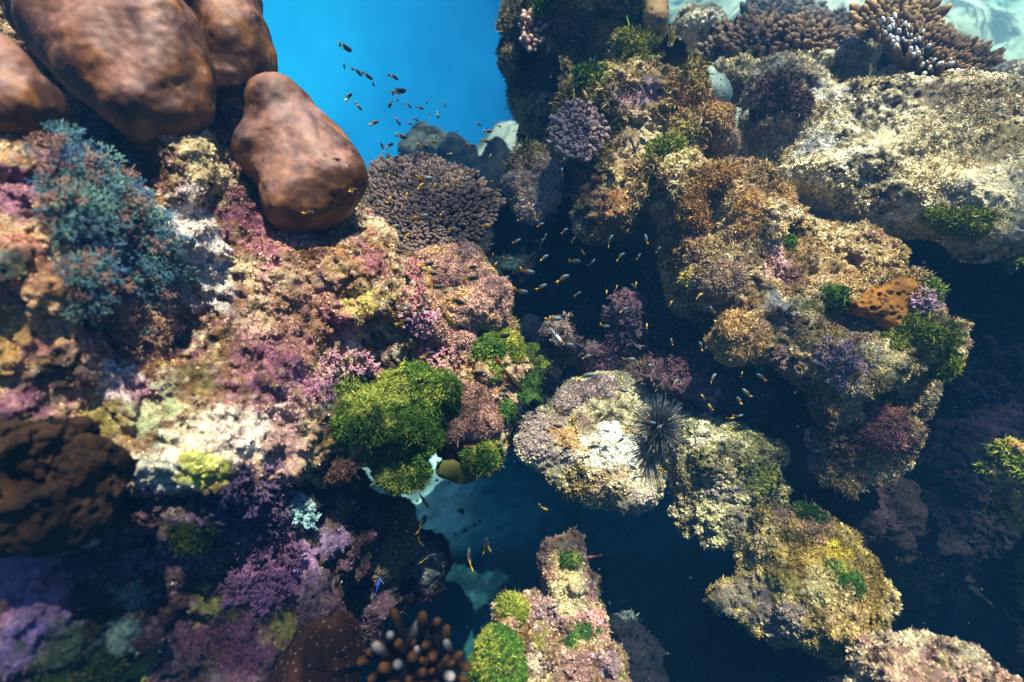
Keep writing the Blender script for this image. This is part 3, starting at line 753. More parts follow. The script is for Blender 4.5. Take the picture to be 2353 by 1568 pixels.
# ------------------------------------------------------------------ massive brown corals
def lobe(key, label, blobs, k=.05, seed=0, h=.022, amp=.012):
    V, Q = blob_mesh(blobs, h, k, 2, 0)
    V = relief(V, Q, [('fbm', 4.5, amp * 1.9), ('fbm', 11, amp * .5), ('fbm', 60, .0012)], seed)
    add_bvh(V, Q, key)
    t = sstep(-.5, .6, fbm(V * [1, 1, .55], 7, 3, seed))[:, None]; t2 = sstep(.0, .55, fbm(V * [1, 1, .5], 13, 3, seed + 4))[:, None]
    C = lin('#4a2d17') * (1 - t) + lin('#7c5028') * t
    C = C * (1 - .7 * t2) + lin('#2a1b14') * .7 * t2
    o3 = sstep(.35, .8, fbm(V, 16, 2, seed + 6))[:, None]; C = C * (1 - .6 * o3) + lin('#a06a30') * .6 * o3
    top = sstep(.25, .95, vnormals(V, [Q])[:, 2] + .35 * fbm(V, 6, 3, seed + 9))[:, None]      # pinkish sheen of sky and sun painted on upward-facing tops
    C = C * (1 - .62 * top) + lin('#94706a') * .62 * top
    w_, val = worley(V, 34, seed + 2); sc_ = ((val > .9) * (1 - sstep(.06, .16, w_)))[:, None]      # small pale scars
    C = C * (1 - .7 * sc_) + lin('#c8b4a8') * .7 * sc_
    C = C * np.array([.84, .84, .78])
    C *= (1 + .18 * noise(V, 70, seed) + .12 * noise(V, 150, seed))[:, None]
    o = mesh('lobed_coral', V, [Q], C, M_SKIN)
    return tag(o, label, 'coral', 'smooth brown lobed corals')
lobe('lobeA', 'largest smooth brown lobed coral, cut off by the top edge', [
    (250, -40, 1.30, 170, 150, 150), (300, 90, 1.28, 145, 130, 130), (360, 240, 1.29, 100, 90, 100), (300, 170, 1.28, 135, 95, 120), (400, 130, 1.30, 70, 120, 110), (180, 60, 1.32, 100, 120, 110), (430, 210, 1.36, 50, 60, 60), (120, 20, 1.40, 80, 120, 100)], .09, 21)
lobe('lobeB', 'smooth brown coral lobe leaning against the largest one beside open water', [
    (500, -20, 1.46, 95, 110, 110), (545, 90, 1.45, 80, 105, 100), (575, 165, 1.5, 58, 80, 80), (530, 200, 1.5, 50, 45, 70), (470, 60, 1.5, 55, 110, 90)], .05, 22)
lobe('lobeC', 'smooth brown coral lobe cut by the left edge above the blue bush', [
    (0, 220, 1.06, 110, 115, 110), (70, 260, 1.10, 70, 80, 80), (-60, 180, 1.05, 120, 120, 120)], .05, 23)
lobe('lobeD', 'free standing smooth brown boulder coral beside the table coral', [
    (645, 242, 1.47, 66, 62, 100), (688, 330, 1.44, 104, 104, 120), (705, 480, 1.45, 92, 70, 110), (705, 430, 1.44, 112, 108, 120), (770, 405, 1.46, 74, 86, 100), (600, 352, 1.46, 68, 66, 100)], .07, 24, amp=.011)

# ------------------------------------------------------------------ table corals
def table(label, c, rx, ry, nrm, n, size, base, tipc, white=0.0, stalk=None, seed=0, fan=.8, thick=.035, group='flat table corals', wob=.10, rows=6, rad=.24, tri=None):
    """an uneven plate on a stalk, crowded with upright finger branchlets leaning outward at the rim"""
    r = np.random.default_rng(seed)
    nrm = np.array(nrm, float); nrm /= np.linalg.norm(nrm)
    ax = RIGHT - nrm * (RIGHT @ nrm); ax /= np.linalg.norm(ax); ay = np.cross(nrm, ax)
    root = thing('table_coral', label, 'coral', group=group)
    def rim(th): return 1 + wob * np.sin(2 * th + seed) + wob * .7 * np.sin(3 * th + 2.1 * seed) + .03 * np.sin(9 * th + seed)
    def pt(th, s_, up):
        k = rim(th) * s_
        return c + ax * (rx * k * np.cos(th))[:, None] + ay * (ry * k * np.sin(th))[:, None] + nrm * up[:, None]
    # plate: two skins, dished slightly
    NT, NR = 64, 10
    th = np.arange(NT) * 2 * math.pi / NT
    rings, vs = [], []
    for side in (1, -1):
        for j in range(NR + 1):
            s_ = np.full(NT, max(j / NR, .02))
            up = .05 * s_ ** 2 * (rx) * .5 + side * thick * (1 - s_ ** 3) * .5 - (thick * 1.2 * (1 - s_) if side < 0 else 0)
            vs.append(pt(th, s_, up))
    Vp = np.concatenate(vs); Qs = []
    k = np.arange(NT); k2 = (k + 1) % NT
    for j in range(NR): Qs.append(np.stack([j * NT + k, (j + 1) * NT + k, (j + 1) * NT + k2, j * NT + k2], 1))
    o_ = (NR + 1) * NT
    for j in range(NR): Qs.append(np.stack([o_ + j * NT + k, o_ + j * NT + k2, o_ + (j + 1) * NT + k2, o_ + (j + 1) * NT + k], 1))
    Qs.append(np.stack([NR * NT + k, o_ + NR * NT + k, o_ + NR * NT + k2, NR * NT + k2], 1))
    Qp = np.concatenate(Qs)
    Vp = Vp + .006 * noise(Vp, 30, seed)[:, None]
    part('plate', root, Vp, [Qp], np.tile(lin(base) * .6, (len(Vp), 1)), M_CORAL)
    if stalk is not None:
        V, Q, T, t = tube([c - nrm * thick, c * .6 + np.array(stalk) * .4, stalk], [rx * .32, rx * .2, rx * .26], 14)
        V += .012 * noise(V, 14, seed)[:, None]
        part('stalk', root, V, [Q, T], np.tile(lin(base) * .55, (len(V), 1)), M_ROCK)
    # branchlets, evenly spread
    pts = []
    g = math.pi * (3 - math.sqrt(5))
    items = []
    for i in range(n):
        s_ = math.sqrt((i + .5) / n); a = i * g + r.normal() * .06; s_ = min(s_ * (1 + r.normal() * .015), 1.02)
        a_ = np.array([a])
        p = pt(a_, np.array([s_]), np.array([.05 * s_ ** 2 * rx * .5 + thick * .3 * (1 - s_ ** 3)]))[0]
        outw = p - c; outw -= nrm * (outw @ nrm); outw /= np.linalg.norm(outw) + 1e-6
        d = nrm + outw * fan * s_ ** 2.2 * 1.3 + r.normal(size=3) * .16; d /= np.linalg.norm(d)
        L = size * r.uniform(.75, 1.25) * (1.0 + .35 * s_ ** 6)
        rr = L * rad * r.uniform(.85, 1.15)
        V, Q, T, t = tube([p - d * .01, p + d * L * .4, p + d * L * .8, p + d * L], [rr * .95, rr, rr * .82, rr * .42], 6)
        dd = (CAM - p); dd /= np.linalg.norm(dd)
        wt = white * (1 if (outw @ dd) > .2 and s_ > .6 and r.random() < .6 else 0)
        tp = lin(tipc) * (1 - wt) + lin('#f4f2ee') * wt
        m = sstep(.5 + .25 * (wt > 0), .98, t)[:, None]
        items.append((s_, V, Q, T, (lin(base) * (1 - m) + tp * m) * r.uniform(.8, 1.2)))
    H = Heap()
    for s_, V, Q, T, C in items: H.add(V, [Q, T], C)
    b = H.build('branchlets', M_CORAL, root); b['kind'] = 'stuff'
    return root

c0 = P(955, 484, 2.16)
table('wide greyish brown table coral spread at the centre of the reef', c0, .285, .275, (.05, -.30, .95), 2700, .038, '#241c20', '#6f5d52', stalk=P(960, 640, 2.35), seed=1, fan=.9)
c1 = P(2175, 164, 2.62)
table('big white tipped brown table coral standing at the upper right', c1, .335, .25, (.24, -.30, .93), 700, .088, '#35261b', '#8a6a46', white=.8, rad=.125, stalk=P(2060, 250, 2.66), seed=2, fan=1.0)
table('small tan table coral tucked behind the white tipped one', P(2055, 62, 2.8), .16, .14, (-.25, -.3, .9), 130, .075, '#5a4030', '#b8935f', stalk=P(2030, 170, 2.9), seed=3)
table('dark brown table coral nearest the green grey sponge', P(1745, 100, 3.15), .23, .17, (-.1, -.25, .95), 260, .075, '#30231f', '#7a5e46', stalk=P(1740, 150, 3.2), seed=4)
table('brown table coral touching its darker neighbour on the reef flat', P(1868, 100, 3.05), .19, .14, (.1, -.28, .95), 200, .07, '#382822', '#886a4c', stalk=P(1860, 150, 3.1), seed=5)
table('distant faint table coral behind the pair of brown ones', P(1790, 42, 4.4), .30, .22, (0, -.2, 1), 200, .085, '#4b3d38', '#8a7a66', stalk=P(1790, 80, 4.5), seed=6)
table('distant faint table coral nearest the tan one', P(1935, 68, 4.0), .20, .16, (0, -.2, 1), 140, .075, '#4b3d38', '#8a7a66', stalk=P(1935, 100, 4.1), seed=7)
table('small dark table coral low beside the pale boulder slope', P(1668, 120, 3.3), .13, .10, (-.3, -.3, .9), 90, .06, '#4d3c30', '#8a7454', stalk=P(1670, 160, 3.35), seed=8)

# ------------------------------------------------------------------ other hard corals
def finger_colony(name, label, blobs_uv, d, n, size, base, tipc, only, seed=0, rad=.3, lean=.35, kids=True, group=None, kind='branch', white=0):
    """thick fingers growing out from the surface under an outline; every finger a part when there are few of them"""
    r = np.random.default_rng(seed)
    root = thing(name, label, 'coral', group=group)
    pts = []
    for _ in range(n * 30):
        u0, v0, ru, rv = blobs_uv
        a, s_ = r.uniform(0, 2 * math.pi), math.sqrt(r.random())
        u, v = u0 + ru * s_ * math.cos(a), v0 + rv * s_ * math.sin(a)
        if all((u - q[0]) ** 2 / (ru * ru) + (v - q[1]) ** 2 / (rv * rv) > 2.1 / n for q in pts): pts.append((u, v))
        if len(pts) >= n: break
    ctr = P(blobs_uv[0], blobs_uv[1], d + .09)
    H = Heap(); k_ = 0
    first = None
    for u, v in pts:
        p = P(u, v, d); dirv = p - ctr; dirv /= np.linalg.norm(dirv)
        dirv = dirv + np.array([0, 0, .5]) + r.normal(size=3) * lean * .5; dirv /= np.linalg.norm(dirv)
        foot = p - dirv * size * .7
        L = size * r.uniform(.8, 1.2); rr = L * rad * r.uniform(.85, 1.15)
        bend = r.normal(size=3) * .12 * L
        V, Q, T, t = tube([foot, foot + dirv * L * .35 + bend * .4, foot + dirv * L * .7 + bend * .7, foot + dirv * L * .92 + bend, foot + dirv * L + bend], [rr * .75, rr * .9, rr, rr * .8, rr * .45], 9)
        m = sstep(.35, .9, t)[:, None]
        w = white if r.random() < .15 else 0
        tp = lin(tipc) * (1 - w) + lin('#f0ece0') * w
        C = (lin(base) * (1 - m) + tp * m) * r.uniform(.8, 1.2)
        if not kids:                                     # the finger ends in a cluster of knobs
            for j in range(3):
                kd = dirv + r.normal(size=3) * .7; kd /= np.linalg.norm(kd); q = foot + dirv * L * .8 + bend
                V2, Q2, T2, t2 = tube([q, q + kd * L * .22, q + kd * L * .34], [rr * .7, rr * .62, rr * .3], 6)
                H.add(V2, [Q2, T2], tp * r.uniform(.7, 1.15))
        if kids: part(kind, root, V, [Q, T], C, M_CORAL)
        else: H.add(V, [Q, T], C)
    if not kids:
        b = H.build('branchlets', M_CORAL, root); b['kind'] = 'stuff'
    V, F = ICO3
    V = V * np.array([blobs_uv[2], blobs_uv[3], (blobs_uv[2] + blobs_uv[3]) * .4]) * d / FPX * .85
    V = (V[:, :1] * RIGHT + V[:, 1:2] * UP + V[:, 2:] * FWD) + P(blobs_uv[0], blobs_uv[1], d + .07)
    V += .008 * noise(V, 25, seed)[:, None]
    part('base', root, V, [F], np.tile(lin(base) * .6, (len(V), 1)), M_CORAL)
    return root

finger_colony('cauliflower_coral', 'knobbly mauve cauliflower coral on the pillar', (1327, 302, 62, 62), 2.34, 300, .045, '#46343a', '#98807a', 'column', 31, .25, .4, kids=False)
finger_colony('finger_coral', 'dark finger coral with glowing orange tips at bottom centre', (955, 1530, 112, 100), 1.17, 46, .07, '#120c0e', '#70441e', 'low', 32, .16, .8, white=.35)
finger_colony('finger_coral', 'small pinkish finger coral on the dark pillar face beside open water', (1222, 68, 26, 46), 2.78, 46, .07, '#7a5650', '#c8a08c', 'column', 33, .2, .5)

# soft coral mounds and fuzzy cushions: a body with a crowded nap
def cushion(name, label, cat, pts, body, nap, kind='nap', n=2500, size=.012, width=.17, seed=0, group=None, k=.5, grain=0, tip=1.3, sink=.6, lift=0.0, only=None, rng_c=.25, depth=None, nb=5, jit=1.3, mat=None):
    """pts = [(u, v, r)] set on whatever surface is there: soft overlapping lumps"""
    r = np.random.default_rng(seed)
    E = []
    ds = [depth_of(q[0]) for q in (hit(u, v, only) for u, v, _ in pts) if q]
    med = np.median(ds) if ds else 2
    for u, v, rad_ in pts:
        if depth: c, nrm, d = P(u, v, depth), np.array([0, -.5, .85]), depth
        else:
            h_ = hit(u, v, only)
            if h_ is None: continue
            c, nrm = h_[0], h_[1]; d = depth_of(c)
            if abs(d - med) > 1.6 * rad_ * med / FPX: d = med; c = P(u, v, med)
        R = rad_ * d / FPX * 1.06
        c = c - nrm * R * sink + nrm * lift
        E.append(('w', *c, R * 1.05, R * 1.05, R))
    if not E: return None
    R0 = np.mean([e[4] for e in E])
    V, Q = blob_mesh(E, R0 / 4.0, R0 * k, 2, 0)
    V = relief(V, Q, [('fbm', .5 / R0, R0 * .26), ('crack', 1.1 / R0, R0 * .2), ('cell', 3.2 / R0, R0 * .10), ('fbm', 7 / R0, R0 * .05)], seed)
    d0 = float(np.mean(depth_of(V)))
    root = thing(name, label, cat, group=group)
    tone = [lin(x_) for x_ in body]
    t = np.clip(fbm(V, .9 / R0, 3, seed) * .6 + .5 + .35 * noise(V, 60, seed), 0, .999)
    C = np.stack(tone)[(t * len(tone)).astype(int)]
    part('body', root, V, [Q], C, mat or M_ALGA)
    p, nn, i = sample(V, Q, n, -.3, rng=r)
    if len(p):
        nt_ = np.stack([lin(x_) for x_ in nap])
        sel = np.clip((fbm(p, .8 / R0, 3, seed + 50) * .95 + .45) * len(nt_) + r.normal(size=len(p)) * .6, 0, len(nt_) - 1).astype(int)
        col = nt_[sel]
        H = Heap()
        sz = size * np.clip(r.normal(1, .25, len(p)), .4, 1.7)
        Vb, F, Cb = blades(p, nn, sz, sz * width, nb, col, jit, tip, r); H.add(Vb, F, Cb)
        j = r.choice(len(p), len(p) // 7)                 # longer stray sprigs, paler or browner than the rest
        cs = np.where(r.random((len(j), 1)) < .5, col[j] * 1.5, lin('#5e5230'))
        Vb, F, Cb = blades(p[j], nn[j], sz[j] * 2.0, sz[j] * width * .9, 2, cs, jit * 1.3, tip, r); H.add(Vb, F, Cb)
        if grain:
            p, nn, i = sample(V, Q, grain, -.2, rng=r)
            sel = np.clip((fbm(p, .8 / R0, 3, seed + 50) * .95 + .45) * len(nt_) + r.normal(size=len(p)) * .8, 0, len(nt_) - 1).astype(int)
            Vg, F, Cg = grains(p, nn, r.uniform(.002, .0048, len(p)) * d0 / 1.6, nt_[sel] * 1.1, r); H.add(Vg, F, Cg)
        b = H.build(kind, M_TURF, root, smooth=False); b['kind'] = 'stuff'
    return root
# ------------------------------------------------------------------ green algae cushions
GB = ['#264012', '#325016', '#40581a', '#1e340e']; GN = ['#31561c', '#446a20', '#627a28', '#274a18', '#8c943c']
YB = ['#5a6a1c', '#6e7420', '#44581a']; YN = ['#65741f', '#868a2e', '#48601c', '#a09a40']
def green(label, pts, n=1500, size=.011, seed=0, yellow=False, dim=False, **k):
    if dim: return cushion('green_algae', label, 'algae', pts, ['#18260e', '#203010'], ['#24381a', '#2e4418', '#1c2c12', '#4a501e'], 'fronds', n, size, .2, seed, 'green algae cushions', tip=1.3, grain=n // 2)  # darker copy of the greens, painting shade where the sun still reaches
    k.setdefault('grain', n // 2)
    return cushion('green_algae', label, 'algae', pts, YB if yellow else GB, YN if yellow else GN, 'fronds', n, size, .2, seed, 'green algae cushions', tip=1.35, **k)
green('largest mossy green algae cushion, spreading over the left reef edge', [(721, 926, 46), (718, 971, 42), (741, 916, 52), (796, 901, 55), (746, 971, 48), (816, 966, 60), (881, 916, 50), (936, 876, 52), (961, 926, 52), (1011, 896, 45), (896, 981, 60), (856, 1031, 55), (936, 1036, 52), (961, 981, 50), (986, 1016, 40), (906, 1076, 42), (946, 1086, 38), (796, 1021, 40), (1026, 931, 34)], 11000, .010, 41, grain=9000, sink=.4)
green('rounded green algae tuft high on the left reef edge, above the long brown fish tail', [(1100, 790, 38), (1125, 800, 24)], 900, .009, 42)
green('green algae tuft with yellow flecks between its two green neighbours', [(1163, 795, 34), (1180, 815, 20)], 900, .009, 43, yellow=True)
green('green algae tuft at the rightmost rim of the left reef', [(1225, 812, 34), (1205, 835, 28), (1240, 840, 20)], 900, .009, 44, yellow=True)
green('dark green algae block below the long brown fish', [(1215, 875, 40), (1225, 915, 36), (1200, 900, 30)], 1300, .009, 45)
green('small round dark green algae knob left of the long brown fish', [(1132, 855, 26)], 500, .008, 46)
green('yellow green algae sprig at the top of the reef edge by the dark gap', [(1175, 745, 24), (1160, 720, 16)], 500, .010, 47, yellow=True)
green('green algae patch low on the left reef edge above the deep hole', [(1110, 1030, 32), (1140, 1040, 24), (1080, 1060, 26)], 900, .010, 48)
green('small green algae patch beneath the long brown fish head', [(1165, 945, 26)], 500, .009, 49)
green('soft round green algae ball at the bottom beside the orange tipped coral', [(1138, 1522, 54), (1122, 1562, 50), (1166, 1556, 46), (1150, 1490, 34)], 2600, .008, 50, grain=2600, depth=1.42)
green('yellow green algae knob on the left shoulder of the small pinnacle', [(1163, 1388, 30), (1178, 1410, 20)], 800, .008, 51, yellow=True)
green('tiny green algae patch on the tip of the small pinnacle', [(1305, 1275, 20)], 350, .008, 52)
green('green algae patch on the waist of the small pinnacle', [(1340, 1450, 26), (1320, 1480, 18)], 400, .008, 53)
green('green algae spot on the right flank of the lower right spur', [(1950, 1325, 34), (1965, 1345, 22)], 900, .009, 54)
green('little green algae tuft on top of the lower right spur', [(1860, 1178, 16), (1845, 1172, 12), (1880, 1185, 12)], 400, .009, 55)
green('yellow green algae crest on the rock tip at the right edge', [(2325, 1045, 30), (2345, 1070, 24)], 800, .016, 56, yellow=True)
green('bright green algae band along the lower rim of the reef flat', [(2150, 500, 26), (2190, 505, 30), (2232, 500, 34), (2262, 520, 24)], 1800, .013, 57, yellow=True)
green('bright green algae clump by the right edge below the reef flat', [(2300, 578, 34), (2325, 595, 22)], 900, .013, 58)
green('single green algae button on the sunlit golden outcrop', [(1806, 548, 20)], 450, .009, 59)
green('shaggy yellow green algae patch under the orange sponge', [(2090, 760, 32), (2120, 775, 30), (2070, 790, 28)], 1200, .014, 60, yellow=True)
green('shaggy green algae patch at the right end of the outcrop', [(2165, 770, 32), (2180, 820, 32), (2160, 850, 26)], 1300, .014, 61, yellow=True)
green('green algae tuft right beside the orange sponge', [(2130, 665, 26), (2140, 690, 18)], 600, .012, 62)
green('dark green algae tuft left of the orange sponge', [(1912, 698, 26), (1930, 680, 18)], 600, .011, 63)
green('green algae tuft low on the front of the outcrop', [(2020, 850, 26), (2030, 900, 22)], 700, .013, 64)
green('green algae fringe on the upper right of the pillar', [(1435, 88, 24), (1460, 112, 26), (1480, 95, 18)], 1100, .02, 65, yellow=True)
green('vivid green algae tuft on the middle shoulder of the pillar', [(1340, 195, 30), (1365, 180, 22)], 900, .02, 66)
green('yellow green algae mat on the sunlit face of the pillar', [(1540, 345, 28), (1520, 360, 22)], 700, .016, 67, yellow=True)
green('green algae sprig on the pillar top at the open water side', [(1250, 12, 22), (1265, 20, 16)], 400, .02, 68)
green('green algae sprig on the middle of the pillar top', [(1380, 22, 20), (1395, 28, 14)], 350, .02, 168)
green('green algae sprig on the pillar top against the tan barrel sponge', [(1462, 22, 18), (1470, 34, 14)], 350, .02, 169)
green('green algae mat painted in shade tones in the bottom left corner', [(180, 1550, 58), (135, 1560, 52), (228, 1560, 50)], 1500, .008, 69, dim=True)
green('green algae tuft painted in shade greens, left of the purple branching algae', [(440, 1250, 40), (470, 1230, 25)], 700, .009, 70, dim=True)

# ------------------------------------------------------------------ pinkish and golden turf mounds
PB = ['#a07a68', '#b08a78', '#8f6a5c']; PN = ['#b8907e', '#a88274', '#c8a494', '#b89468']
OB = ['#7f5c2c', '#96702f', '#6a4a26']; ON = ['#ab8650', '#c8a870', '#8a6a40', '#b09478']
def mound(label, pts, n=2200, size=.010, seed=0, b=PB, nap=PN, **k):
    k.setdefault('grain', n)
    return cushion('turf_mound', label, 'algae', pts, b, nap, 'bristles', int(n * 1.3), size * .72, .24, seed, 'bushy turf mounds', mat=M_ROCK, **k)
mound('upper pinkish tan turf mound under the wide table coral', [(1060, 600, 62), (1010, 625, 50), (1105, 640, 52), (1060, 650, 50)], 4200, .009, 81)
mound('middle pinkish tan turf mound on the left reef edge', [(1085, 700, 55), (1135, 690, 36), (1030, 705, 46), (1110, 735, 40)], 3600, .009, 82)
mound('tan turf mound beside the pink branching algae', [(985, 690, 36), (1000, 745, 40), (1050, 770, 38)], 2200, .009, 83)
mound('small tan turf mound on the rightmost corner of the left reef', [(1225, 765, 30), (1235, 790, 22)], 1200, .009, 84)
mound('brown pink turf mound below the largest green cushion', [(1090, 950, 45), (1060, 990, 42), (1120, 985, 40), (1085, 910, 36)], 2600, .010, 85, b=['#6a4a40', '#7d5a4a', '#5a3c34'], nap=['#8f6c5c', '#a58270', '#745244'])
mound('shaded brown knob below the left of the green cushion', [(790, 1110, 48), (770, 1080, 40)], 1500, .010, 86, b=['#3a2a24', '#4a342c'], nap=['#5a4238', '#4a3630'])
mound('grey pink soft mound hanging off the pillar over the gap', [(1190, 412, 34), (1212, 445, 36), (1265, 392, 34), (1255, 440, 32), (1225, 475, 26)], 3600, .013, 87, b=['#8a7468', '#7a6258'], nap=['#b09a8a', '#a08678', '#c0aa98'], depth=2.52)
mound('golden bushy mound on the left tip of the outcrop', [(1690, 775, 50), (1735, 765, 36), (1668, 745, 32), (1700, 815, 30)], 3600, .011, 88, b=OB, nap=ON)
mound('pale golden bushy mound near the top of the outcrop', [(1700, 500, 55), (1745, 520, 45), (1690, 550, 45)], 3200, .012, 89, b=OB, nap=['#b88a44', '#d0ac68', '#a87c3c', '#c8a888'])
mound('brown bushy mound on the upper left of the outcrop', [(1600, 440, 48), (1640, 420, 40), (1590, 490, 40)], 3000, .014, 90, b=['#6a4a28', '#7a5630'], nap=['#8f6a3c', '#a88450', '#7a5a3a'])
mound('greyish tan bushy mound halfway down the outcrop', [(1660, 650, 42), (1640, 680, 34)], 2000, .012, 91, b=['#7a6250', '#8a7058'], nap=['#a88c70', '#b89a78', '#8f7460'])
mound('yellowish ruffled mound at the outer left lip of the outcrop', [(1590, 625, 24), (1575, 640, 16)], 900, .014, 92, b=['#a08a3a', '#8a7030'], nap=['#c0a850', '#d8c88a'])
mound('brown bushy mound on the right side of the pillar', [(1640, 305, 42), (1650, 340, 34)], 2000, .015, 93, b=OB, nap=ON)
mound('dark purple brown bushy mound under the reef flat', [(1790, 205, 44), (1830, 225, 36), (1770, 240, 34)], 2200, .02, 94, b=['#33242a', '#3e2c2e'], nap=['#4e3a3c', '#5e4a44', '#6a5450'])
mound('reddish fuzzy mound at the lowest right of the outcrop', [(2035, 985, 34), (2085, 1000, 28), (2055, 1035, 28), (2005, 1005, 26)], 2000, .013, 95, b=['#5a3a36', '#4e3034', '#6a4a40'], nap=['#7a4e48', '#96706a', '#66424a', '#8a6450'], sink=.85)
mound('pinkish grey turf mound above the cream boulder', [(1330, 905, 40), (1380, 890, 36), (1300, 930, 30)], 2000, .011, 96, b=['#84706a', '#756058'], nap=['#a89088', '#b8a494', '#8f7a74'])
mound('shaded olive brown mound behind the sand painted pale as if sunlit', [(900, 1200, 45), (925, 1250, 45), (880, 1280, 45)], 1800, .010, 97, b=['#6a5c48', '#5a4c40'], nap=['#8a7a60', '#76644e'])

# ------------------------------------------------------------------ branching algae
def branching(label, els, n, size, c0, c1, seed, protos=FORKS, name='branching_algae', cat='algae', group='branching algae tufts', only=None):
    r = np.random.default_rng(seed); H = Heap(); ps, ns = [], []
    for (u0, v0, ru, rv) in els:
        for _ in range(n):
            a, s_ = r.uniform(0, 2 * math.pi), math.sqrt(r.random())
            h_ = hit(u0 + ru * s_ * math.cos(a), v0 + rv * s_ * math.sin(a), only)
            if h_: ps.append(h_[0] - h_[1] * .004); ns.append(h_[1])
    p, n_ = np.array(ps), np.array(ns)
    dd = depth_of(p); ok = np.abs(dd - np.median(dd)) < .11 + .0 * dd; p, n_ = p[ok], n_[ok]
    toc = (CAM - p); toc /= np.linalg.norm(toc, axis=1, keepdims=True)
    nn = n_ * .6 + toc * .35 + np.array([0, 0, .25]); nn /= np.linalg.norm(nn, axis=1, keepdims=True)
    plant_forks(H, protos, p, nn, size * r.uniform(.7, 1.25, len(p)), lin(c0), lin(c1), r, .45)
    return tag(H.build(name, M_CORAL, smooth=False), label, cat, group)
branching('pale pink branching algae tuft above the left of the green cushion', [(790, 838, 75, 38)], 55, .045, '#a06a7a', '#d0a0ac', 101)
branching('coral red branching algae strip at the left edge of the tan mounds', [(952, 645, 20, 65)], 45, .04, '#a8525a', '#d08a88', 102)
branching('pink branching algae tuft beneath the coral red strip', [(955, 730, 40, 32)], 45, .045, '#a0687c', '#d0a0ae', 103)
branching('pink branching algae tuft just above the top of the green cushion', [(1010, 832, 52, 26)], 45, .04, '#a86a74', '#d4a4a6', 104)
branching('rosy branching algae fringe at the far left corner of the green cushion', [(735, 892, 40, 24)], 35, .04, '#9a5a74', '#c890a4', 105)
branching('dull violet branching algae bed on the shaded lower wall', [(560, 1165, 110, 70)], 150, .055, '#2e2234', '#604c68', 106)
branching('brighter magenta branching algae tuft lowest on the shaded wall', [(590, 1350, 66, 50)], 90, .06, '#4a2a44', '#865a7a', 107)
branching('reddish purple branching algae tuft between the violet and magenta ones', [(620, 1262, 58, 42)], 80, .05, '#42283a', '#74506a', 108)
branching('lilac branching algae tuft on the front of the outcrop', [(1925, 830, 46, 40)], 40, .05, '#7a5a68', '#b898a4', 109)
branching('lilac branching algae sprig right of the orange sponge', [(2130, 697, 20, 14)], 26, .05, '#8a6478', '#c8a4b4', 110)
branching('pinkish branching algae sprig beside the golden bushy mound', [(1790, 835, 40, 28)], 30, .045, '#806058', '#b8988c', 111)
branching('pale turquoise branching algae wisp on the shaded wall', [(693, 1190, 18, 28)], 20, .04, '#5a8488', '#a8d0cc', 112)
branching('mauve branching algae fringe hanging under the grey pink mound', [(1245, 490, 42, 18)], 36, .06, '#6a4660', '#a07a92', 113)
branching('dusky branching coral barely seen on the dark right slope', [(2140, 1330, 75, 80)], 46, .09, '#4a3230', '#7a5648', 114, name='branching_coral', cat='coral')
branching('grey violet branching algae on the dim ledge in the gap', [(1430, 690, 40, 36), (1460, 760, 30, 40)], 40, .05, '#5a4452', '#8a7080', 115)
branching('frilly branching algae crown on the dim rock tip by the striped fish', [(1270, 745, 34, 24)], 40, .045, '#7a6458', '#b09a88', 116)
branching('red branching algae clump behind the striped fish', [(1335, 725, 30, 28)], 34, .05, '#5a2a36', '#8a4a56', 117)

# the blue bush: one dense colony on the near left
r = np.random.default_rng(5); H = Heap()
THIN = [fork_proto(PR, 4, 0.62, 3, 0.030, 0.8) for _ in range(10)]
ps, ns, ca, cb = [], [], [], []
poly = [(190, 350, 75, 75), (225, 450, 100, 100), (275, 560, 100, 110), (270, 670, 105, 90), (310, 750, 75, 55), (350, 600, 50, 80), (150, 300, 45, 35)]
for (u0, v0, ru, rv) in poly:
    for _ in range(int(ru * rv / 52)):
        a, s_ = r.uniform(0, 2 * math.pi), math.sqrt(r.random())
        u, v = u0 + ru * s_ * math.cos(a), v0 + rv * s_ * math.sin(a)
        h_ = hit(u, v, 'left')
        if not h_: continue
        ps.append(h_[0]); ns.append(h_[1])
        k = r.random() + .5 * float(fbm(h_[0][None], 9, 2, 77)[0])
        low = v > 690 and u > 250
        if low and k > .1: a_, b_ = '#6a4a3a', '#c09a78'
        elif k < .3: a_, b_ = '#1c343c', '#557f90'
        elif k < .62: a_, b_ = '#223c38', '#6a958a'
        elif k < .92: a_, b_ = '#4a362e', '#9a7868'
        else: a_, b_ = '#1c2a40', '#48688c'
        ca.append(lin(a_)); cb.append(lin(b_))
ps = np.array(ps); ns = np.array(ns)
toc = CAM - ps; toc /= np.linalg.norm(toc, axis=1, keepdims=True)
nn = ns * .6 + toc * .4 + np.array([.1, 0, .2]); nn /= np.linalg.norm(nn, axis=1, keepdims=True)
plant_forks(H, THIN, ps, nn, .062 * r.uniform(.7, 1.25, len(ps)), np.array(ca), np.array(cb), r, .4)
tag(H.build('branching_bush', M_CORAL, smooth=False), 'dense teal blue branching bush covering the near left reef', 'soft coral')

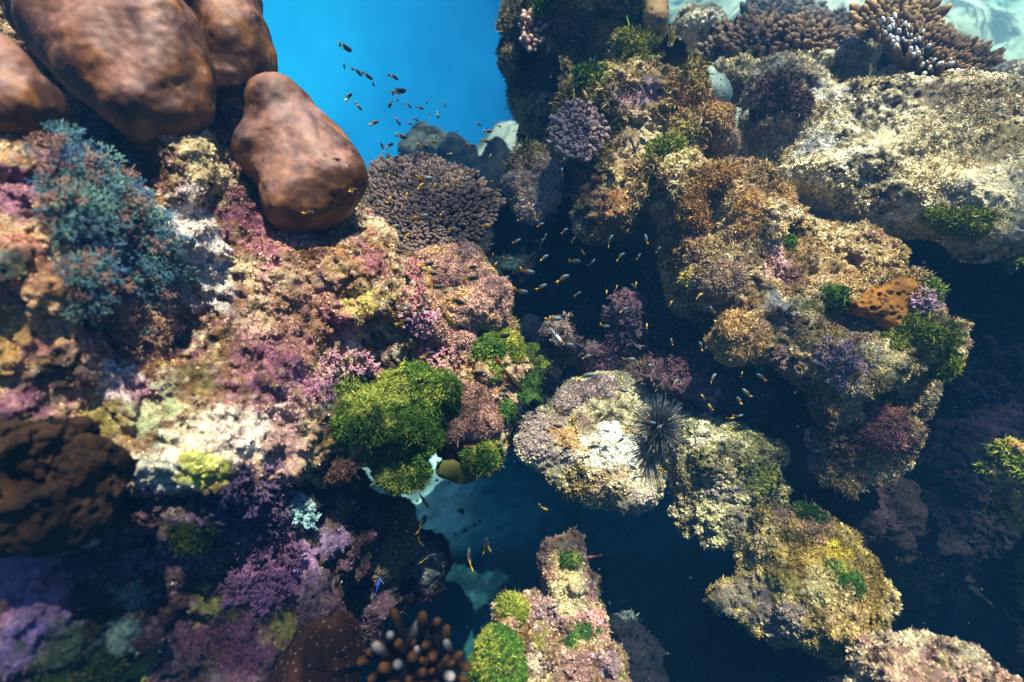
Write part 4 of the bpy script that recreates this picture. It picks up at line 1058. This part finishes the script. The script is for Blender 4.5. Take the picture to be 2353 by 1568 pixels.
# ------------------------------------------------------------------ sponges
def sponge(name, label, blobs, col, pit, seed=0, pf=30, pd=.012, h=.02, k=.04, mat=None, soft=False, pr=.34, amp=.012, group=None, crater=None):
    V, Q = blob_mesh(blobs, h, k, 3 if h > .012 else 2, 0)
    V = relief(V, Q, [('fbm', 9, amp), ('fbm', 28, amp * .3)], seed)
    if crater:                                       # a sunken mouth with a raised lip
        u, v, d, R, dp = crater; c_ = P(u, v, d); R = R * d / FPX; n = vnormals(V, [Q])
        q = np.linalg.norm((V - c_) - np.outer((V - c_) @ FWD, FWD), axis=1) / R + .25 * fbm(V, 9, 2, seed)
        V = V + n * (dp * (.35 * np.exp(-((q - 1.15) / .25) ** 2) - sstep(1.05, .35, q)))[:, None]
    w, val = worley(V, pf, seed)
    m = (1 - sstep(pr * .55, pr, w)) * (val > .12)
    if soft: m = (1 - sstep(.12, pr, w + .10 * noise(V, pf * 2.2, seed + 8))) * (.35 + .65 * val)
    n = vnormals(V, [Q])
    V = V - n * (pd * m)[:, None]
    t = (.5 + .5 * fbm(V, 12, 3, seed + 3))[:, None]
    C = lin(col[0]) * (1 - t) + lin(col[1]) * t
    C = C * (1 - m[:, None]) + lin(pit) * m[:, None]
    o = mesh(name, V, [Q], C, mat or M_SPONGE)
    add_bvh(V, Q, name)
    return tag(o, label, 'sponge', group)
def on(u, v, ru, rv, rz=None, sink=.5, only=None):
    """blob half sunk in whatever surface is at (u, v)"""
    h_ = hit(u, v, only); d = depth_of(h_[0]); rz = rz or (ru + rv) / 2
    return (u, v, d - rz * d / FPX * (1 - sink), ru, rv, rz)
sponge('sponge', 'bright orange sponge with dark brown pits on the outcrop', [on(2062, 668, 40, 34, 40, .25), on(2040, 705, 48, 40, 40, .25), on(1990, 700, 42, 28, 34, .25), on(2062, 735, 40, 30, 34, .25), on(2010, 672, 30, 26, 30, .3)], ('#7c5420', '#966426'), '#442a10', 121, 44, .014, .009, .03, soft=True, pr=.58, amp=.010)
sponge('sponge', 'dark brown pitted sponge mass cut off by the left edge', [(50, 1075, .94, 150, 95, 100), (155, 1130, .97, 82, 80, 90), (30, 1160, .93, 140, 66, 90), (205, 1175, 1.0, 52, 46, 60), (10, 1010, .96, 100, 55, 80)], ('#2a1c10', '#48321c'), '#0e0906', 122, crater=(40, 1090, .92, 70, .07), pf=42, pd=.012, h=.016, k=.07, soft=True, pr=.5, amp=.03)
sponge('sponge', 'reddish brown sponge with pale dots near the bottom edge', [(740, 1520, 1.29, 85, 95, 80), (690, 1580, 1.26, 90, 60, 80), (790, 1460, 1.33, 45, 65, 60)], ('#24120c', '#321810'), '#7a685a', 123, 75, -.002, .016, .05, pr=.24, amp=.02)
sponge('tube_sponge', 'smooth tan barrel sponge cut off by the top edge', [(1506, -10, 2.5, 32, 50, 32), (1508, 40, 2.5, 31, 34, 31), (1500, -60, 2.52, 36, 40, 34)], ('#8f7048', '#a8885c'), '#6a5034', 124, 20, .003, .02, .04, mat=M_CORAL, amp=.006)
sponge('sponge', 'rounded grey green sponge perched on top of the pillar', [(1618, 178, 2.34, 27, 26, 28), (1640, 208, 2.32, 40, 34, 38), (1655, 225, 2.34, 26, 24, 28)], ('#7f9486', '#93a698'), '#4a5a52', 125, 60, .003, .018, .03, mat=M_CORAL, amp=.006, pr=.25)
sponge('leaf_sponge', 'olive leaf shaped sponge under the green cushion over the hole', [(1062, 1092, 1.72, 38, 24, 10), (1030, 1078, 1.70, 34, 26, 12)], ('#4a4a18', '#5a561e'), '#3a3410', 126, 20, .001, .010, .015, mat=M_CORAL, amp=.004)
sponge('sponge', 'small brown sponge cup beside the lowest pink sprigs on the reef', [on(915, 735, 15, 15, 15)], ('#7a4a20', '#8f5a28'), '#4a2a14', 127, 40, .003, .007, .012, mat=M_CORAL, amp=.002)

# ------------------------------------------------------------------ long spined sea urchin
r = np.random.default_rng(9)
h_ = hit(1508, 985); uc = P(1512, 984, 1.97); 
root = thing('sea_urchin', 'black long spined sea urchin tucked between boulder and knoll', 'sea urchin')
V, F = ICO3
part('body', root, uc + V * np.array([.042, .042, .032]), [F], lin('#0a0a10'), M_SPINE)
H = Heap()
for i in range(300):
    d = r.normal(size=3); d[2] = d[2] * .8 + .25; d /= np.linalg.norm(d)
    L = .085 * r.uniform(.7, 1.25)
    a, b = basis(d[None], r)
    p = np.stack([uc + d * .03, uc + d * (.03 + L * .5), uc + d * (.03 + L) + a[0] * .006])
    V, Q, T, t = tube(p, [.0021, .0014, .0006], 4)
    H.add(V, [Q, T], lin('#0e0f16') * (1 - t[:, None]) + lin('#4a5058') * t[:, None] * r.uniform(.4, 1.1))
s_ = H.build('spines', M_SPINE, root, smooth=False); s_['kind'] = 'stuff'

# ------------------------------------------------------------------ far coral heads on the channel floor
def head(label, blobs, pal, seed):
    V, Q = blob_mesh(blobs, .11, .15, 2, .05, 1.2, seed)
    V = relief(V, Q, [('lump', 2.2, .05), ('fbm', 6, .03), ('fbm', 18, .012)], seed)
    C = paint(V, pal, seed, 7, 3)
    tag(mesh('coral_head', V, [Q], C, M_ROCK), label, 'coral', 'far coral heads on the channel floor')
PAL_HEAD = [('#262624', .5, 2), ('#1c1e1e', .5, 3), ('#38382e', .1, 3)]
head('left dark dome shaped coral head in the far channel', [(1045, 345, 5.4, 34, 42, 40), (1085, 370, 5.4, 25, 28, 35)], PAL_HEAD, 131)
head('right dark dome shaped coral head in the far channel, the biggest', [(1145, 385, 5.0, 44, 55, 50), (1120, 420, 4.9, 45, 40, 50), (1080, 405, 5.1, 40, 30, 40)], PAL_HEAD, 132)
head('greyish coral head behind the table coral in the far channel', [(975, 320, 5.6, 35, 28, 35), (1000, 350, 5.5, 35, 30, 40), (950, 345, 5.6, 30, 25, 30)], [('#5a584a', .5, 2), ('#6e6a58', .4, 3), ('#3c3e34', .2, 3)], 133)
# ------------------------------------------------------------------ fish
def fin_solid(outline, y=0.0, th=.006):
    """thin solid fin in the x-z plane from an outline (convex or star-shaped round its centre)"""
    o = np.array(outline, float); n = len(o); c = o.mean(0)
    def P3(a, yy): return np.stack([a[:, 0], np.full(len(a), yy), a[:, 1]], 1)
    V = np.concatenate([P3(o, y), [[c[0], y + th, c[1]], [c[0], y - th, c[1]]]])
    k = np.arange(n); k2 = (k + 1) % n
    return V, [np.stack([k, k2, np.full(n, n)], 1), np.stack([k2, k, np.full(n, n + 1)], 1)]

def fish_body(hmax, wmax, blunt=.55, nx=13, ns=10):
    x = np.linspace(0, 1, nx)                       # 0 tail root, 1 snout
    prof = np.interp(x, [0, .1, .3, .55, .8, .93, 1], [.20, .28, .72, 1, .86, .5, .10])
    wpr = np.interp(x, [0, .1, .3, .55, .8, .93, 1], [.12, .22, .62, 1, .95, .6, .12])
    th = np.arange(ns) * 2 * math.pi / ns
    V = np.stack([np.repeat(x - .5, ns), (wpr[:, None] * wmax / 2 * np.cos(th)).ravel(), (prof[:, None] * hmax / 2 * np.sin(th)).ravel()], 1)
    V = np.concatenate([V, [[-.5, 0, 0], [.505, 0, 0]]])
    k = np.arange(ns); k2 = (k + 1) % ns
    Q = np.concatenate([np.stack([k + i * ns, k + (i + 1) * ns, k2 + (i + 1) * ns, k2 + i * ns], 1) for i in range(nx - 1)])
    T = np.concatenate([np.stack([k, k2, np.full(ns, nx * ns)], 1), np.stack([k2 + (nx - 1) * ns, k + (nx - 1) * ns, np.full(ns, nx * ns + 1)], 1)])
    return V, [Q, T], np.concatenate([np.repeat(x, ns), [0, 1]])

TAIL = [(-.46, .05), (-.60, .15), (-.80, .24), (-.70, .03), (-.70, -.03), (-.80, -.24), (-.60, -.15), (-.46, -.05)]
DORSAL = [(.22, .12), (.10, .20), (-.15, .22), (-.36, .20), (-.30, .08), (0, .10)]
ANAL = [(.02, -.12), (-.12, -.20), (-.36, -.18), (-.30, -.06), (-.1, -.08)]
def fish_proto(name, front, back, split, tail, hmax=.42, wmax=.25, label='', cat='fish', group=None, fins=True, stripes=None, tails=TAIL, fs=1.0, bend=0.0):
    def cv(a):                                   # the body's sideways curve
        a = np.array(a, float); a[:, 1] += bend * np.minimum(a[:, 0] - .15, 0) ** 2; return a
    V, F, x = fish_body(hmax, wmax)
    m = sstep(split - .1, split + .1, x + .25 * V[:, 2] / hmax)[:, None]
    C = lin(back) * (1 - m) + lin(front) * m
    if stripes is not None:
        s_ = sstep(.35, .6, np.cos(V[:, 2] / hmax * 17))[:, None]
        C = lin(stripes) * s_ + C * (1 - s_)
    belly = sstep(.0, -.5, V[:, 2] / hmax)[:, None] * .35
    C = C * (1 - belly) + np.minimum(C * 2.2, .7) * belly
    root = mesh(name, cv(V), F, C, M_FISH)
    a, f = fin_solid(np.array(tails) * [1, hmax / .36 * 1.0]); mesh('tail_fin', cv(a), f, lin(tail), M_FISH, root)
    if fins:
        a, f = fin_solid(np.array(DORSAL) * [1, hmax / .36 * fs]); mesh('dorsal_fin', cv(a), f, lin(front) * .5 + lin(back) * .5, M_FISH, root)
        a, f = fin_solid(np.array(ANAL) * [1, hmax / .36 * fs]); mesh('anal_fin', cv(a), f, lin(back), M_FISH, root)
        for sgn in (1, -1):
            V2, F2 = ICO2
            mesh('eye', V2 * .028 * np.array([1, .6, 1]) + np.array([.36, sgn * wmax * .37, .035]), [F2], lin('#050507'), M_FISH, root)
    return root

def pose(o, u, v, d, length, ang, tilt=0.0, roll=0.0):
    """put a fish whose unit body is one long at (u, v, d); ang: where its head points in the picture, degrees"""
    a = math.radians(ang)
    x = math.cos(a) * RIGHT + math.sin(a) * UP * .92 + FWD * tilt
    x /= np.linalg.norm(x)
    z = np.array([0, 0, 1.0]) * .8 - FWD * .2 + RIGHT * roll; z = z - x * (z @ x)
    if np.linalg.norm(z) < .25: z = -FWD - x * (-FWD @ x)
    z /= np.linalg.norm(z); y = np.cross(z, x)
    M = Matrix(np.stack([x, y, z], 1).tolist()).to_4x4()
    o.matrix_world = Matrix.Translation(Vector(P(u, v, d))) @ M @ Matrix.Scale(length, 4)

def dup(root):
    c = root.copy(); COL.objects.link(c)
    for ch in root.children:
        k = ch.copy(); COL.objects.link(k); k.parent = c
    return c

PROTO = {}
for kx, args in (('d', ('#1c2636', '#b8961e', .38, '#c9a21c')), ('p', ('#4c666c', '#a87c16', .42, '#d09a14')), ('y', ('#b08c20', '#c89a18', .5, '#d0a018'))):  # dark and pale copies put silhouette and flank light into the colour
    PROTO[kx] = [fish_proto('damselfish', *args, hmax=hm, wmax=.30, bend=bd) for bd, hm in ((.0, .44), (.45, .48), (-.5, .46))]

Z2 = lambda x, y: (x * .3676 + 768.6, y * .3676)
Z5 = lambda x, y: (x * .3676 + 768.6, y * .3676 + 480.4)
Z8 = lambda x, y: (x * .3676 + 768.6, y * .3676 + 991.5)
Z6 = lambda x, y: (x * .3676 + 1537.3, y * .3676 + 480.4)
FL = []
def fl(fn, depth, tone, items):
    for it in items:
        x, y, L, a = it[:4]
        u, v = fn(x, y); FL.append((u, v, L * .3676, a, depth, it[4] if len(it) > 4 else tone))
fl(Z2, 2.15, 'd', [(75, 302, 90, -35), (60, 412, 42, -80), (152, 455, 66, -55), (212, 480, 66, -35), (240, 523, 42, -65), (377, 484, 56, -35), (411, 571, 85, 5), (392, 623, 36, -70), (92, 600, 52, 40),
    (154, 671, 52, -50), (347, 657, 45, -110), (470, 663, 46, -55), (540, 677, 38, -15), (577, 642, 26, -90), (252, 767, 52, 20), (397, 760, 66, -60), (470, 773, 40, -40), (513, 750, 38, -40), (593, 720, 34, 90),
    (645, 725, 40, -60), (693, 655, 36, -70), (903, 779, 38, -30), (965, 823, 45, 10), (1033, 790, 26, -30), (425, 855, 72, -20), (302, 917, 56, 115), (350, 906, 46, 20), (383, 985, 52, 30), (512, 795, 30, 90),
    (567, 915, 66, -25), (620, 890, 42, -20), (637, 860, 30, 90), (680, 795, 26, 80), (767, 822, 22, 80), (857, 910, 42, 0), (952, 884, 60, -20), (725, 963, 28, 10, 'y'), (602, 972, 42, 0), (865, 972, 26, 40), (975, 972, 26, 60, 'y')])
fl(Z2, 1.75, 'p', [(130, 1212, 62, -15, 'd'), (125, 1188, 46, 10, 'd'), (340, 1105, 34, 70, 'y'), (575, 1120, 88, 10), (540, 1160, 42, 40, 'y'), (627, 1158, 32, 80, 'y'), (703, 1158, 32, 30, 'y'), (800, 1125, 56, -10),
    (815, 1165, 44, -35), (955, 1220, 42, 20), (450, 1218, 34, 60, 'y'), (345, 1247, 42, 60, 'y'), (600, 1303, 34, 10), (680, 1330, 34, 30), (555, 1352, 74, 10), (500, 1360, 34, 30, 'y'), (383, 1415, 52, 15),
    (745, 1430, 44, 20), (650, 1447, 52, 20), (455, 1470, 42, 40, 'y'), (950, 1410, 42, 20, 'y')])
fl(Z2, 1.3, 'd', [(17, 998, 52, 0), (-150, 1330, 62, -10)])
fl(Z2, 2.0, 'p', [(978, 1137, 36, 10), (1032, 1192, 32, 0), (1037, 1255, 26, 0), (1125, 1240, 42, 30), (1145, 1303, 26, 30), (1290, 1403, 46, 20), (1170, 1370, 46, 30), (1262, 1378, 36, -50), (1440, 1440, 46, 30),
    (1320, 1475, 32, 70), (1300, 1507, 36, 80), (1495, 1495, 42, 40), (1145, 1507, 56, 30), (1507, 1440, 32, 60), (1722, 1497, 70, 60), (1947, 1490, 60, 100), (1432, 1000, 32, 50), (1420, 1068, 42, 80), (980, 1530, 42, 20)])
fl(Z5, 1.9, 'p', [(1095, 316, 56, 10), (1315, 300, 56, 25), (1510, 326, 70, 0), (1615, 332, 52, 60), (1790, 292, 62, 35), (1903, 295, 42, 60), (1215, 396, 80, 0), (1435, 427, 80, 20), (1300, 485, 66, 30), (1175, 519, 76, 0),
    (1523, 528, 46, 20), (1060, 440, 84, 30), (1557, 277, 32, -40, 'y'), (990, 290, 32, 80, 'y'), (2027, 252, 42, 60), (1005, 350, 50, 60, 'y')])
fl(Z5, 1.42, 'd', [(780, 277, 46, 40), (585, 345, 90, 20), (610, 403, 76, -10), (860, 365, 70, 5), (860, 435, 90, 10), (640, 490, 82, 10), (770, 577, 100, -25), (535, 612, 82, 35), (580, 628, 60, 0), (440, 705, 90, 5), (785, 730, 112, -25),
    (1060, 797, 90, 20), (595, 905, 82, 10), (1195, 960, 58, -5), (890, 1032, 100, 15), (1050, 1132, 90, 0), (1030, 1477, 62, 10), (400, 270, 70, 0), (345, 345, 40, 60), (365, 375, 40, 50, 'y')])
fl(Z5, 1.85, 'p', [(1697, 735, 52, 0), (1815, 627, 52, 20), (1380, 688, 90, 5), (1465, 850, 70, 0), (1580, 920, 52, 10), (1850, 940, 70, 0), (1960, 980, 70, 0), (1580, 1040, 92, 10), (1795, 1065, 52, 80, 'y'), (1810, 1140, 62, 10), (1700, 1170, 62, 0),
    (1450, 1258, 70, 15, 'd'), (1390, 1358, 70, 0, 'd'), (1610, 1485, 70, 10, 'd'), (1785, 1448, 62, 30, 'd'), (1980, 1336, 62, -10), (1950, 735, 46, 80, 'y'), (1885, 470, 34, 80, 'y'), (1765, 490, 34, 80, 'y'), (1700, 520, 34, 70, 'y')])
fl(Z8, 1.8, 'd', [(1385, 290, 72, 160), (1530, 300, 60, 110), (1840, 390, 50, 40), (2060, 275, 70, -60, 'p'), (2040, 235, 50, 160, 'y')])
fl(Z6, 1.7, 'p', [(190, 540, 52, 30, 'y'), (265, 625, 46, 120), (200, 850, 52, 120), (275, 1050, 62, 50), (455, 1030, 32, 80, 'y'), (570, 1045, 58, 150), (40, 1080, 62, 30), (480, 1145, 62, 130), (435, 1190, 46, 130), (210, 1175, 42, 120, 'y'),
    (255, 1235, 42, 120, 'y'), (440, 1295, 52, 20), (220, 1420, 60, 180, 'd'), (410, 1340, 42, 150), (390, 1310, 40, 20, 'y'), (10, 590, 40, 60, 'y'), (15, 825, 40, 100)])
fl(Z8, 1.75, 'd', [(1310, 485, 56, -20, 'y'), (838, 780, 120, 85), (945, 705, 105, 80), (965, 735, 60, -60, 'y'), (600, 780, 100, 10), (550, 570, 112, 68), (540, 705, 60, -50, 'p')])

def zone(u, v):
    if v < 460 and u < 1215 and v < 360:
        if v < 200: return 'high in open blue water'
        if v < 290: return 'in mid open blue water'
        return 'low in open blue water'
    if u < 850 and v < 560: return 'against the brown coral'
    if u < 1140 and v < 560 and v > 350:
        return 'over the far table coral half' if v < 450 else 'over the near table coral half'
    if u < 1165 and v < 700: return 'over the upper pinkish mounds'
    if u < 1250 and v < 1030: return 'over the left reef edge'
    if v > 1160: return 'in the deep hole'
    if v < 560: return 'high in the dark gap'
    if v < 690: return 'midway down the dark gap'
    if v < 800: return 'beside the dim ledge' if u < 1560 else 'off the outcrop tip'
    if v < 960: return 'in shade above the boulder' if u < 1560 else 'in shade under the outcrop'
    return 'over the cream boulder' if u < 1560 else 'over the lumpy knoll'
ORD = ['first', 'second', 'third', 'fourth', 'fifth', 'sixth', 'seventh', 'eighth', 'ninth', 'tenth', 'eleventh', 'twelfth', 'thirteenth', 'fourteenth', 'fifteenth', 'sixteenth', 'seventeenth', 'eighteenth', 'nineteenth', 'twentieth', 'twenty-first', 'twenty-second', 'twenty-third', 'twenty-fourth']
def heading(a):
    return ['right', 'up-right', 'upward', 'up-left', 'left', 'down-left', 'downward', 'down-right'][int(((a + 22.5) % 360) // 45)]
TN = {'d': 'dark', 'p': 'grey blue', 'y': 'yellowish'}
r = np.random.default_rng(77)
by = {}
for i, f in enumerate(FL): by.setdefault(zone(f[0], f[1]), []).append(i)
used = set()
for zn, idx in by.items():
    idx.sort(key=lambda i: FL[i][0])
    for k, i in enumerate(idx):
        u, v, L, a, d, tone = FL[i]
        pr = PROTO[tone][i % 3]; o = pr if pr.name not in used else dup(pr); used.add(pr.name)
        h_ = hit(u, v)
        if h_ is not None: d = min(d, depth_of(h_[0]) - .10)
        lab = f"{TN[tone]} damselfish heading {heading(a)} {zn}, {ORD[k]} from left there"
        o['label'] = lab; o['category'] = 'fish'; o['group'] = 'small yellow tailed damselfish'
        pose(o, u, v, d, L * d / FPX * .94, a, r.uniform(-.3, .3), r.uniform(-.25, .25))

w = fish_proto('striped_wrasse', '#d8e4dc', '#9ab8a8', .3, '#c8d8cc', .22, .15, stripes='#10181a', fins=True, fs=.7)
tag(w, 'slim black and white striped wrasse slanting downward in the dark gap', 'fish'); pose(w, 1278, 773, 1.95, 58 * 1.95 / FPX, -52, .1)
b_ = fish_proto('brown_fish', '#2c1c0c', '#5a3010', .35, '#b8561a', .27, .19, fs=.6)
tag(b_, 'long brown fish with orange tail over green algae', 'fish'); pose(b_, 1176, 872, 1.55, 82 * 1.55 / FPX, -55, .1)
b_ = fish_proto('brown_fish', '#33240f', '#4a3012', .35, '#5a3a14', .26, .18, fs=.6)
tag(b_, 'brown fish nosing down before the sand patch painted pale as if sunlit', 'fish'); pose(b_, 974, 1150, 1.7, 44 * 1.7 / FPX, -60, .1)
b_ = fish_proto('blue_fish', '#1f50c0', '#2a62c8', .3, '#2a50a8', .26, .17, fs=.6)
tag(b_, 'vivid blue fish pointing upward by the shaded rock', 'fish'); pose(b_, 869, 1345, 1.7, 36 * 1.7 / FPX, 75, .1)
b_ = fish_proto('anthias_fish', '#4a3a5a', '#d0702a', .6, '#e08a2a', .28, .18, fs=.7)
tag(b_, 'purple fish with orange rear swimming left behind the small pinnacle', 'fish'); pose(b_, 1354, 1281, 1.7, 40 * 1.7 / FPX, 193, .1)
b_ = fish_proto('black_fish', '#0c0c0e', '#101012', .4, '#0c0c0e', .78, .2, fs=1.15)
tag(b_, 'deep bodied black fish hovering at the top by the grey green sponge', 'fish'); pose(b_, 1552, 126, 2.15, 62 * 2.15 / FPX, -28, .25)

# drifting specks
H = Heap(); r = np.random.default_rng(4)
for i in range(170):
    p = P(r.uniform(100, 2300), r.uniform(60, 1540), r.uniform(.9, 2.6))
    V, F = _oct * r.uniform(.0006, .0016, (6, 1)), [_octf]
    H.add(p + V, F, lin('#b8b8a8'))
tag(H.build('drifting_particles', M_TURF, smooth=False), 'tiny pale specks drifting in the water', None, kind='stuff')
# ------------------------------------------------------------------ the water: haze, and an unseen sheet overhead patterned to dapple the sun
def box(name, lo, hi):
    x0, y0, z0 = lo; x1, y1, z1 = hi
    V = [(x0, y0, z0), (x1, y0, z0), (x1, y1, z0), (x0, y1, z0), (x0, y0, z1), (x1, y0, z1), (x1, y1, z1), (x0, y1, z1)]
    return mesh(name, V, [np.array([[3, 2, 1, 0], [4, 5, 6, 7], [0, 1, 5, 4], [1, 2, 6, 5], [2, 3, 7, 6], [3, 0, 4, 7]])], smooth=False)
hz = tag(box('haze', (-26, -3.5, -16), (26, 27, 2.9)), 'blue sea water thickening with distance', None, kind='stuff')
m = bpy.data.materials.new('sea_water'); m.use_nodes = True; t = m.node_tree; t.nodes.clear()
o_ = N(t, 'ShaderNodeOutputMaterial'); pv = N(t, 'ShaderNodeVolumePrincipled')
pv.inputs['Color'].default_value = (0.007, 0.040, 0.092, 1)
pv.inputs['Density'].default_value = 0.20
pv.inputs['Anisotropy'].default_value = 0.0
pv.inputs['Absorption Color'].default_value = (0.20, 0.60, 0.80, 1)
t.links.new(pv.outputs[0], o_.inputs['Volume'])
hz.data.materials.append(m)

V = np.array([(-60, -40, 3.6), (60, -40, 3.6), (60, 80, 3.6), (-60, 80, 3.6)], float)
ws = tag(mesh('water_dapple_sheet', V, [np.array([[0, 1, 2, 3]])]), 'flat unseen sheet at the sea surface, patterned to dapple the light', None, kind='structure')
m = bpy.data.materials.new('water_dapple_sheet'); m.use_nodes = True; t = m.node_tree; t.nodes.clear()
o_ = N(t, 'ShaderNodeOutputMaterial'); tr = N(t, 'ShaderNodeBsdfTransparent')
tc_ = N(t, 'ShaderNodeTexCoord')
n0 = N(t, 'ShaderNodeTexNoise'); n0.inputs['Scale'].default_value = 1.6; n0.inputs['Detail'].default_value = 2
t.links.new(tc_.outputs['Object'], n0.inputs['Vector'])
vo = N(t, 'ShaderNodeTexNoise'); vo.inputs['Scale'].default_value = 8.0; vo.inputs['Detail'].default_value = 2.0; vo.inputs['Distortion'].default_value = 1.2
t.links.new(tc_.outputs['Object'], vo.inputs['Vector'])
av = N(t, 'ShaderNodeMath', operation='MULTIPLY_ADD'); av.inputs[1].default_value = 0.62
t.links.new(n0.outputs[0], av.inputs[0]); 
mh = N(t, 'ShaderNodeMath', operation='MULTIPLY'); mh.inputs[1].default_value = 0.38; t.links.new(vo.outputs[0], mh.inputs[0])
t.links.new(mh.outputs[0], av.inputs[2])
rp = N(t, 'ShaderNodeValToRGB'); e = rp.color_ramp.elements
e[0].position = 0.42; e[0].color = (0.20, 0.22, 0.24, 1); e[1].position = 0.54; e[1].color = (1, 1, 1, 1)
t.links.new(av.outputs[0], rp.inputs[0]); t.links.new(rp.outputs[0], tr.inputs[0])
t.links.new(tr.outputs[0], o_.inputs['Surface'])
ws.data.materials.append(m)
ws.location = (5.92, -3.14, 0)  # sheet shifted so its bright and dark patches fall on chosen rocks
